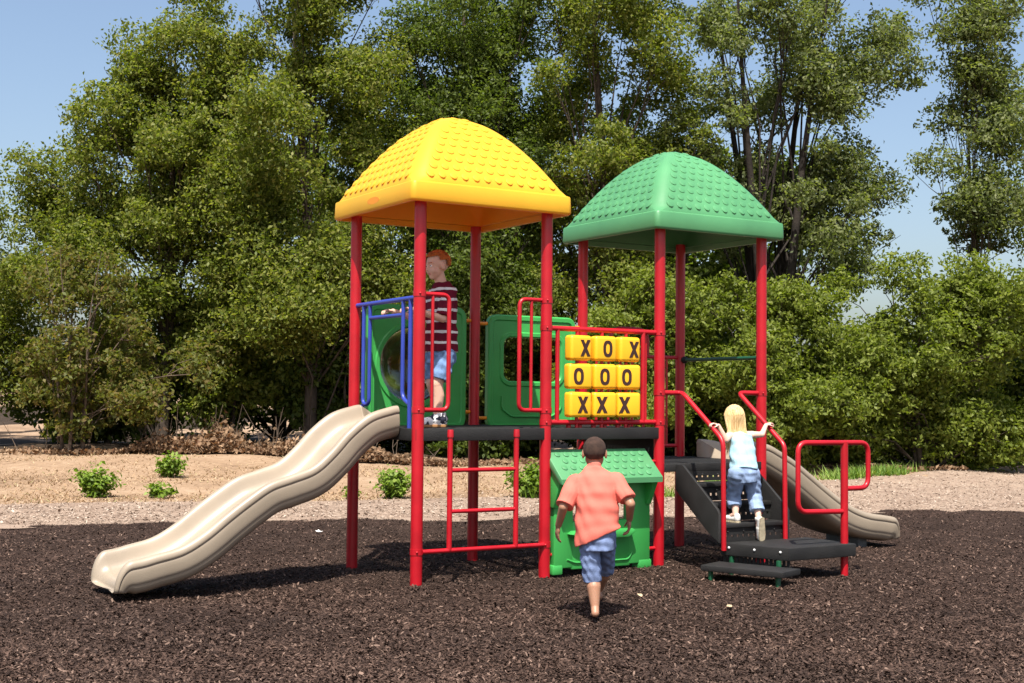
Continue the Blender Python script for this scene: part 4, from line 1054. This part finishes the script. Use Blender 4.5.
tc = t.nodes.new("ShaderNodeTexCoord"); vo = t.nodes.new("ShaderNodeTexNoise"); vo.inputs["Scale"].default_value = 26; vo.inputs["Detail"].default_value = 1; t.links.new(tc.outputs["Object"], vo.inputs["Vector"])
r = t.nodes.new("ShaderNodeValToRGB"); r.color_ramp.interpolation = 'CONSTANT'; r.color_ramp.elements[0].color = (0.02, 0.022, 0.04, 1); r.color_ramp.elements[1].position = 0.47; r.color_ramp.elements[1].color = (0.74, 0.73, 0.72, 1)
t.links.new(vo.outputs["Fac"], r.inputs["Fac"]); t.links.new(r.outputs[0], b.inputs["Base Color"]); M['patch'] = mt

Vv = Vector
# --- running boy in a coral shirt, seen from behind
def running_boy():
    Y0 = 8.56; A = lambda px, py, dy=0.0: at_y(px, py, Y0 + dy)
    org = A(595, 621); org.z = 0.0
    root = empty('person', org, 0, 'boy in coral polo shirt and denim shorts running barefoot toward the green playhouse panel', 'person')
    fwd = Vv((0.05, 1, 0.0)).normalized(); up = Vv((0, 0.16, 1)).normalized()
    hc = A(594.5, 453, 0.12); fr = head_frame(fwd + Vv((0, 0, -0.12)), up)
    neck = A(594.5, 471, 0.06); sl, sr = A(573, 482, 0.03), A(617.5, 480, 0.03); pel = A(598, 536, -0.02)
    hl, hr = A(589, 541, -0.02), A(606, 540, 0.02)
    kl, al = A(593, 577, 0.02), A(595, 607, -0.06)
    kr, ar = A(605.5, 567, 0.27), A(598.5, 590, 0.40)
    el, wl = A(563.5, 507, -0.05), A(558.5, 525, 0.03); er, wr = A(630.5, 504, -0.06), A(629.5, 519, 0.06)
    bm = bmesh.new()
    add_head(bm, hc, fr, 1.03)
    shell_capsule(bm, neck, 0.038, hc + Vv((0, -0.01, -0.04)), 0.040)
    shell_loft(bm, [(pel, 0.085, 0.07), (A(597, 515, 0.0), 0.085, 0.065), (A(596, 490, 0.03), 0.10, 0.07), (A(595, 476, 0.05), 0.07, 0.05)], (1, 0, 0))
    for s_, e, w_, th in ((sl, el, wl, -1), (sr, er, wr, 1)):
        shell_capsule(bm, A(595, 480, 0.04), 0.045, s_, 0.040); shell_capsule(bm, s_, 0.038, e, 0.031); shell_capsule(bm, e, 0.031, w_, 0.022)
    add_hand(bm, wl, A(557, 536, 0.05) - wl, Vv((0.9, 0.3, 0)), 1.05, 0.35, -1)
    add_hand(bm, wr, A(629, 533, 0.08) - wr, Vv((-0.9, 0.1, 0)), 1.05, 0.5, 1)
    for h_, k_, a_ in ((hl, kl, al), (hr, kr, ar)):
        shell_capsule(bm, h_, 0.062, k_, 0.042); mid = k_.lerp(a_, 0.33) + Vv((0, -0.012, 0))
        shell_capsule(bm, k_, 0.046, mid, 0.046); shell_capsule(bm, mid, 0.046, a_, 0.028)
    # planted foot: heel lifted, weight on the toes; swinging foot trails in the air in front
    for a_, toe, heel in ((al, Vv((org.x + 0.005, org.y + 0.11, 0.022)), al + Vv((0, -0.03, -0.035))), (ar, ar + Vv((0.0, 0.13, -0.02)), ar + Vv((0, -0.025, -0.04)))):
        shell_capsule(bm, a_, 0.027, heel, 0.026); shell_capsule(bm, heel, 0.025, toe, 0.022)
        sd_ = Vv((0.018, 0, 0)); shell_capsule(bm, a_, 0.024, toe + sd_ * 0.6, 0.018); shell_capsule(bm, heel.lerp(toe, 0.6), 0.024, toe + sd_, 0.014)
        for q in range(5): shell_capsule(bm, toe + Vv((-0.022 + 0.011 * q, 0.0, -0.004)), 0.009, toe + Vv((-0.024 + 0.012 * q, 0.026 - 0.002 * abs(q - 1), -0.010)), 0.0075, 8)
    fuse('body', bm, 0.0045, 3, [M['skin_brown'], M['eye_white'], M['pupil'], M['lip_dark'], M['hair_black']], root, org, pick=face_pick(hc, fr, 1.03))
    hair_cap('hair', hc, fr, 1.03, M['hair_black'], root, org, lambda a, b, h: (h > 0.42 if b > 0.35 else h > -0.85 + 1.3 * max(0, b + 0.4)), 0.0018, 0.0005)
    bm = bmesh.new()
    shell_loft(bm, [(A(597.5, 538, -0.01), 0.148, 0.110), (A(597, 530, -0.01), 0.144, 0.106), (A(597, 512, 0.0), 0.140, 0.100), (A(596, 495, 0.02), 0.140, 0.100), (A(595.5, 485, 0.035), 0.150, 0.088), (A(595, 478, 0.045), 0.135, 0.075), (A(594.5, 472, 0.055), 0.090, 0.060), (A(594.5, 467, 0.06), 0.056, 0.052)], (1, 0, 0.10))
    shell_capsule(bm, sl + Vv((0.012, 0, -0.004)), 0.057, sl.lerp(el, 0.95) + Vv((0.004, 0, 0)), 0.062, flat1=True)
    shell_capsule(bm, sr + Vv((-0.012, 0, -0.004)), 0.057, sr.lerp(er, 0.82) + Vv((-0.004, 0, 0)), 0.060, flat1=True)
    shell_capsule(bm, A(594.5, 472, 0.055), 0.056, A(594.5, 463.5, 0.070), 0.047, flat0=True, flat1=True)
    zt = A(595, 508, 0).z; zb = A(595, 538, 0).z; xc = A(597, 530, 0).x
    def hem(co):     # the hem hangs lower on his left
        k_ = np.clip((zt - co[:, 2]) / (zt - zb), 0, 1); m_ = np.abs(co[:, 0] - xc) < 0.19
        co[:, 2] += np.where(m_, k_ ** 1.3 * (0.40 * (co[:, 0] - xc) + 0.006), 0); return co
    o = fuse('shirt', bm, 0.0055, 4, [M['coral']], root, org, 0.0046, 23, seed=2, warp=hem)
    bm = bmesh.new()
    shell_loft(bm, [(A(597.5, 550, -0.01), 0.108, 0.092), (A(597.5, 534, -0.01), 0.122, 0.098), (A(597.5, 522, -0.01), 0.12, 0.09)], (1, 0, 0))
    shell_capsule(bm, hl, 0.070, A(592.5, 581, 0.01), 0.061, flat1=True); shell_capsule(bm, hr, 0.068, A(605.5, 570, 0.26), 0.060, flat1=True)
    fuse('shorts', bm, 0.0055, 4, [M['denim']], root, org, 0.0030, 40, seed=5)
running_boy()

# --- boy on the deck, side on, hands on the blue rail
def deck_boy():
    B = lambda fu, lv, z: L(0.43 - fu, 0.50 + lv, z)      # forward (towards the tan slide), sideways (+ = away from the camera), height
    org = L(0.43, 0.50, DK - 0.003)
    root = empty('person', org, 0, 'red haired boy in striped shirt standing on the deck under the yellow roof', 'person')
    fwd = -EU; up = Vv((0, 0, 1)); side = EV
    hc = B(0.015, 0, 2.492); fr = head_frame(fwd + Vv((0, 0, -0.16)), up); k = 1.10
    bm = bmesh.new(); add_head(bm, hc, fr, k)
    shell_capsule(bm, B(-0.035, 0, 2.32), 0.050, hc + Vv((0, 0, -0.05)) + EU * 0.01, 0.046)
    shell_loft(bm, [(B(-0.03, 0, 1.80), 0.105, 0.08), (B(-0.025, 0, 2.00), 0.10, 0.075), (B(-0.035, 0, 2.20), 0.12, 0.08), (B(-0.035, 0, 2.31), 0.07, 0.05)], side)
    SH_ = lambda sg: B(-0.035, 0.135 * sg, 2.265)
    for sg, hand in ((-1, Vv(L(0.03, 0.30, 2.10))), (1, Vv(L(0.03, 0.62, 2.10)))):
        s_ = SH_(sg); e = B(0.06, 0.19 * sg, 2.05); w_ = hand + EU * 0.055 + Vv((0, 0, 0.012))
        shell_capsule(bm, B(-0.035, 0, 2.24), 0.055, s_, 0.046); shell_capsule(bm, s_, 0.042, e, 0.033); shell_capsule(bm, e, 0.032, w_, 0.022)
        add_hand(bm, w_, -EU + Vv((0, 0, 0.10)), Vv((0, 0, -1)), 1.0, 0.75, -sg)
    for sg, fx in ((-1, 0.07), (1, -0.05)):
        h_ = B(-0.03, 0.075 * sg, 1.80); k_ = B(0.02 + fx * 0.4, 0.08 * sg, 1.53); a_ = B(-0.02 + fx * 0.9, 0.085 * sg, 1.26)
        mid = k_.lerp(a_, 0.35) + EU * 0.014
        shell_capsule(bm, h_, 0.074, k_, 0.052); shell_capsule(bm, k_, 0.050, mid, 0.050); shell_capsule(bm, mid, 0.050, a_, 0.031)
        shell_capsule(bm, a_, 0.030, a_ + Vv((0, 0, -0.03)) - EU * 0.06, 0.026)
    fuse('body', bm, 0.005, 3, [M['skin_pale'], M['eye_white'], M['pupil'], M['lip'], M['hair_red']], root, org, pick=face_pick(hc, fr, k))
    hair_cap('hair', hc, fr, k, M['hair_red'], root, org, lambda a, b, h: (h > 0.50 if b > 0.25 else (h > -0.40 if b < -0.30 else h > 0.12)), 0.010, 0.003, 3, 5, 0.008)
    bm = bmesh.new()
    shell_loft(bm, [(B(-0.03, 0, 1.79), 0.158, 0.130), (B(-0.03, 0, 1.90), 0.152, 0.122), (B(-0.03, 0, 2.05), 0.150, 0.110), (B(-0.04, 0, 2.20), 0.158, 0.104), (B(-0.038, 0, 2.28), 0.135, 0.085), (B(-0.036, 0, 2.33), 0.090, 0.068), (B(-0.033, 0, 2.362), 0.060, 0.060)], side)
    for sg in (-1, 1):
        s_ = SH_(sg); e = B(0.06, 0.19 * sg, 2.05)
        shell_capsule(bm, s_ - side * sg * 0.008, 0.062, s_.lerp(e, 0.95), 0.062, flat1=True)
    fuse('shirt', bm, 0.006, 4, [M['stripe']], root, org, 0.004, 24, seed=1)
    bm = bmesh.new()
    shell_loft(bm, [(B(-0.03, 0, 1.70), 0.135, 0.115), (B(-0.03, 0, 1.78), 0.145, 0.118), (B(-0.03, 0, 1.84), 0.13, 0.10)], side)
    for sg, fx in ((-1, 0.07), (1, -0.05)): shell_capsule(bm, B(-0.03, 0.078 * sg, 1.78), 0.088, B(-0.0 + fx * 0.4, 0.08 * sg, 1.565), 0.084, flat1=True)
    fuse('shorts', bm, 0.006, 4, [M['denim_blue']], root, org, 0.004, 30, seed=3)
    for sg, fx in ((-1, 0.07), (1, -0.05)):
        bm = bmesh.new(); c = B(-0.02 + fx * 0.9, 0.085 * sg, DK)
        P = lambda f, z: c - EU * f + Vv((0, 0, z))
        shell_capsule(bm, P(-0.035, 0.062), 0.046, P(0.02, 0.060), 0.045); shell_capsule(bm, P(-0.04, 0.035), 0.036, P(0.13, 0.032), 0.034)
        shell_capsule(bm, P(0.0, 0.055), 0.042, P(0.10, 0.042), 0.036); shell_capsule(bm, P(-0.02, 0.06), 0.043, P(-0.018, 0.112), 0.046, flat1=True)
        s_ = fuse('shoe', bm, 0.005, 3, [M['patch']], root, org)
        bm = bmesh.new(); pts = [(-0.078, 0), (-0.06, 0.036), (0.0, 0.036), (0.09, 0.045), (0.15, 0.03), (0.168, 0), (0.15, -0.03), (0.09, -0.045), (0.0, -0.036), (-0.06, -0.036)]
        vs = [(c - EU * f + EV * l - org) for f, l in pts]
        prism(bm, [(q.x, q.y) for q in vs], 'z', 0.001, 0.022, 0.004); obj('sole', bm, M['gum'], s_)
deck_boy()

# --- girl climbing the stairs, seen from behind
def stair_girl():
    G = lambda px, py, v: at_v(px, py, v)
    org = L(2.875, -0.60, 0.262)
    root = empty('person', org, 0, 'blond girl in pale aqua top and blue capri jeans climbing the stairs holding both rails', 'person')
    fwd = EV; up = (Vv((0, 0, 1)) + EV * 0.12).normalized(); side = EU
    hc = G(734, 417.5, -0.36); fr = head_frame(fwd + EU * 0.40 + Vv((0, 0, -0.05)), up); k = 0.97
    sl, sr = G(728.5, 434, -0.42), G(752.5, 432.5, -0.42); nk = G(739.5, 432, -0.40); pel = G(744, 472, -0.53)
    hl, hr = G(737, 474, -0.53), G(751, 474, -0.54); kl, al = G(733.5, 495, -0.42), G(735.5, 514.5, -0.485); kr, ar = G(754, 494, -0.52), G(758.5, 518, -0.62)
    lh = L(2.497, -0.455, 1.222); rh = L(3.186, -0.395, 1.212)
    wl = lh + EU * 0.055 - EV * 0.02 + Vv((0, 0, -0.01)); wr = rh - EU * 0.055 - EV * 0.02 + Vv((0, 0, 0.0)); el = G(726, 440, -0.50); er = G(762, 434.5, -0.50)
    bm = bmesh.new(); add_head(bm, hc, fr, k); shell_capsule(bm, nk, 0.034, hc - up * 0.04, 0.036)
    shell_loft(bm, [(pel, 0.085, 0.068), (G(742.5, 455, -0.48), 0.078, 0.060), (G(741, 441, -0.44), 0.092, 0.064), (G(740, 433, -0.41), 0.070, 0.045)], side)
    for s_, e, w_, hd, dr, th in ((sl, el, wl, lh, -EU, -1), (sr, er, wr, rh, EU, 1)):
        shell_capsule(bm, nk.lerp(s_, 0.4) + Vv((0, 0, -0.03)), 0.040, s_ + Vv((0, 0, -0.02)), 0.034); shell_capsule(bm, s_ + Vv((0, 0, -0.02)), 0.031, e, 0.025); shell_capsule(bm, e, 0.025, w_, 0.018)
        add_hand(bm, w_, dr + Vv((0, 0, 0.35)) + EV * 0.2, Vv((0, 0, -1)) + dr * 0.3, 0.88, 0.85, -th)
    for h_, k_, a_ in ((hl, kl, al), (hr, kr, ar)):
        mid = k_.lerp(a_, 0.35) - EV * 0.012
        shell_capsule(bm, h_, 0.062, k_, 0.042); shell_capsule(bm, k_, 0.040, mid, 0.038); shell_capsule(bm, mid, 0.038, a_, 0.024)
    shell_capsule(bm, al, 0.025, al + EV * 0.09 + Vv((0, 0, -0.035)), 0.022); tr_ = L(2.885, -0.60, 0.29); shell_capsule(bm, ar, 0.025, tr_, 0.022)
    fuse('body', bm, 0.0045, 3, [M['skin_fair'], M['eye_white'], M['pupil'], M['lip'], M['hair_blond']], root, org, pick=face_pick(hc, fr, k))
    hair = hair_cap('hair', hc, fr, k, M['hair_blond'], root, org, lambda a, b, h: (h > 0.55 if b > 0.35 else (h > -0.5 if b < 0.0 else h > -0.2)), 0.011, 0.002, 5)
    rg_ = np.random.default_rng(5); bm = bmesh.new(); r_, f_, u_ = fr
    for i in range(420):
        az = (rg_.random() - 0.5) * 3.5; z0 = -0.15 + 0.9 * rg_.random()
        a0, b0 = math.sin(az), -math.cos(az); cz = math.sqrt(max(0, 1 - z0 * z0))
        S0 = lambda a, b, h, g: hc + r_ * a * (0.072 * k + g) + f_ * (b * (0.088 * k + g) - 0.012 * k) + u_ * (h * (0.080 * k + g) + 0.022 * k)
        p0 = S0(a0 * cz, b0 * cz, z0, 0.010); p1 = S0(a0 * 0.99, b0 * 0.99, -0.1, 0.014)
        ln = 0.22 + 0.10 * rg_.random() - 0.05 * abs(az) / 1.7; spread = 0.75 + 0.1 * rg_.random()
        base = hc + r_ * a0 * 0.082 * spread * 1.15 - f_ * (0.062 + 0.02 * rg_.random() + 0.012 * (1 - abs(a0)))
        p2 = base + Vv((0, 0, -0.10)); p3 = base + Vv((0, 0, -0.03 - ln)) + r_ * (0.026 * rg_.normal() + 0.012 * a0) - EV * (0.02 + 0.010 * rg_.normal())
        q = catmull([tuple(p0 - org), tuple(p1 - org), tuple(p2 - org), tuple(p3 - org)], 4)
        tube(bm, q, 0.0045, 5, 0.0012, cap=False)
    obj('hair_strands', bm, M['strand'], hair)
    bm = bmesh.new()
    shell_loft(bm, [(G(744, 471, -0.53), 0.118, 0.098), (G(743, 460, -0.50), 0.118, 0.092), (G(742, 448, -0.46), 0.114, 0.084), (G(741, 439, -0.435), 0.108, 0.076), (G(740.8, 435.5, -0.425), 0.100, 0.070)], side)
    for p in (G(733, 436, -0.43), G(748, 435.5, -0.43)): shell_capsule(bm, p + Vv((0, 0, -0.03)) - EV * 0.03, 0.012, p + Vv((0, 0, 0.025)) + EV * 0.02, 0.012)
    fuse('camisole', bm, 0.005, 4, [M['camisole']], root, org, 0.0035, 30, seed=4)
    bm = bmesh.new()
    shell_loft(bm, [(G(745, 482, -0.53), 0.110, 0.092), (G(744.5, 474, -0.53), 0.118, 0.098), (G(744, 465, -0.51), 0.108, 0.088)], side)
    shell_capsule(bm, hl, 0.078, kl, 0.062); shell_capsule(bm, kl, 0.061, kl.lerp(al, 0.60), 0.060, flat1=True); shell_capsule(bm, hr, 0.078, kr, 0.062); shell_capsule(bm, kr, 0.061, kr.lerp(ar, 0.72), 0.062, flat1=True)
    fuse('capri_jeans', bm, 0.0055, 4, [M['denim_light']], root, org, 0.0026, 42, seed=7)
    # shoes: one flat on the tread, one up on its toes with the sole showing
    for heel, toe, nrm in ((al + Vv((0, 0, -0.046)) - EV * 0.02, al + EV * 0.13 + Vv((0, 0, -0.048)), Vv((0, 0, 1))), (ar - EV * 0.028 + Vv((0, 0, -0.012)), L(2.885, -0.625, 0.288), None)):
        d_ = (toe - heel).normalized(); n_ = nrm or (EV - d_ * EV.dot(d_)).normalized()
        bm = bmesh.new(); shell_capsule(bm, heel + n_ * 0.012, 0.028, toe + n_ * 0.008, 0.024); shell_capsule(bm, heel.lerp(toe, 0.5) + n_ * 0.014, 0.031, toe + n_ * 0.006, 0.027); shell_capsule(bm, heel + n_ * 0.02, 0.029, heel + n_ * 0.034, 0.027)
        sh = fuse('shoe', bm, 0.0045, 3, [M['shoe_white']], root, org)
        bm = bmesh.new(); s2 = d_.cross(n_); ln = (toe - heel).length + 0.05
        pts = [(-0.028, 0), (-0.018, 0.022), (0.03, 0.025), (ln * 0.6, 0.034), (ln * 0.85, 0.027), (ln - 0.026, 0), (ln * 0.85, -0.027), (ln * 0.6, -0.034), (0.03, -0.025), (-0.018, -0.022)]
        A_ = [bm.verts.new(heel + d_ * f + s2 * l - n_ * 0.020 - org) for f, l in pts]; B_ = [bm.verts.new(heel + d_ * f + s2 * l - n_ * 0.008 - org) for f, l in pts]
        bm.faces.new(A_); bm.faces.new(B_[::-1])
        for i in range(10): bm.faces.new((A_[i], B_[i], B_[(i + 1) % 10], A_[(i + 1) % 10]))
        obj('sole', bm, M['sandal'], sh)
stair_girl()
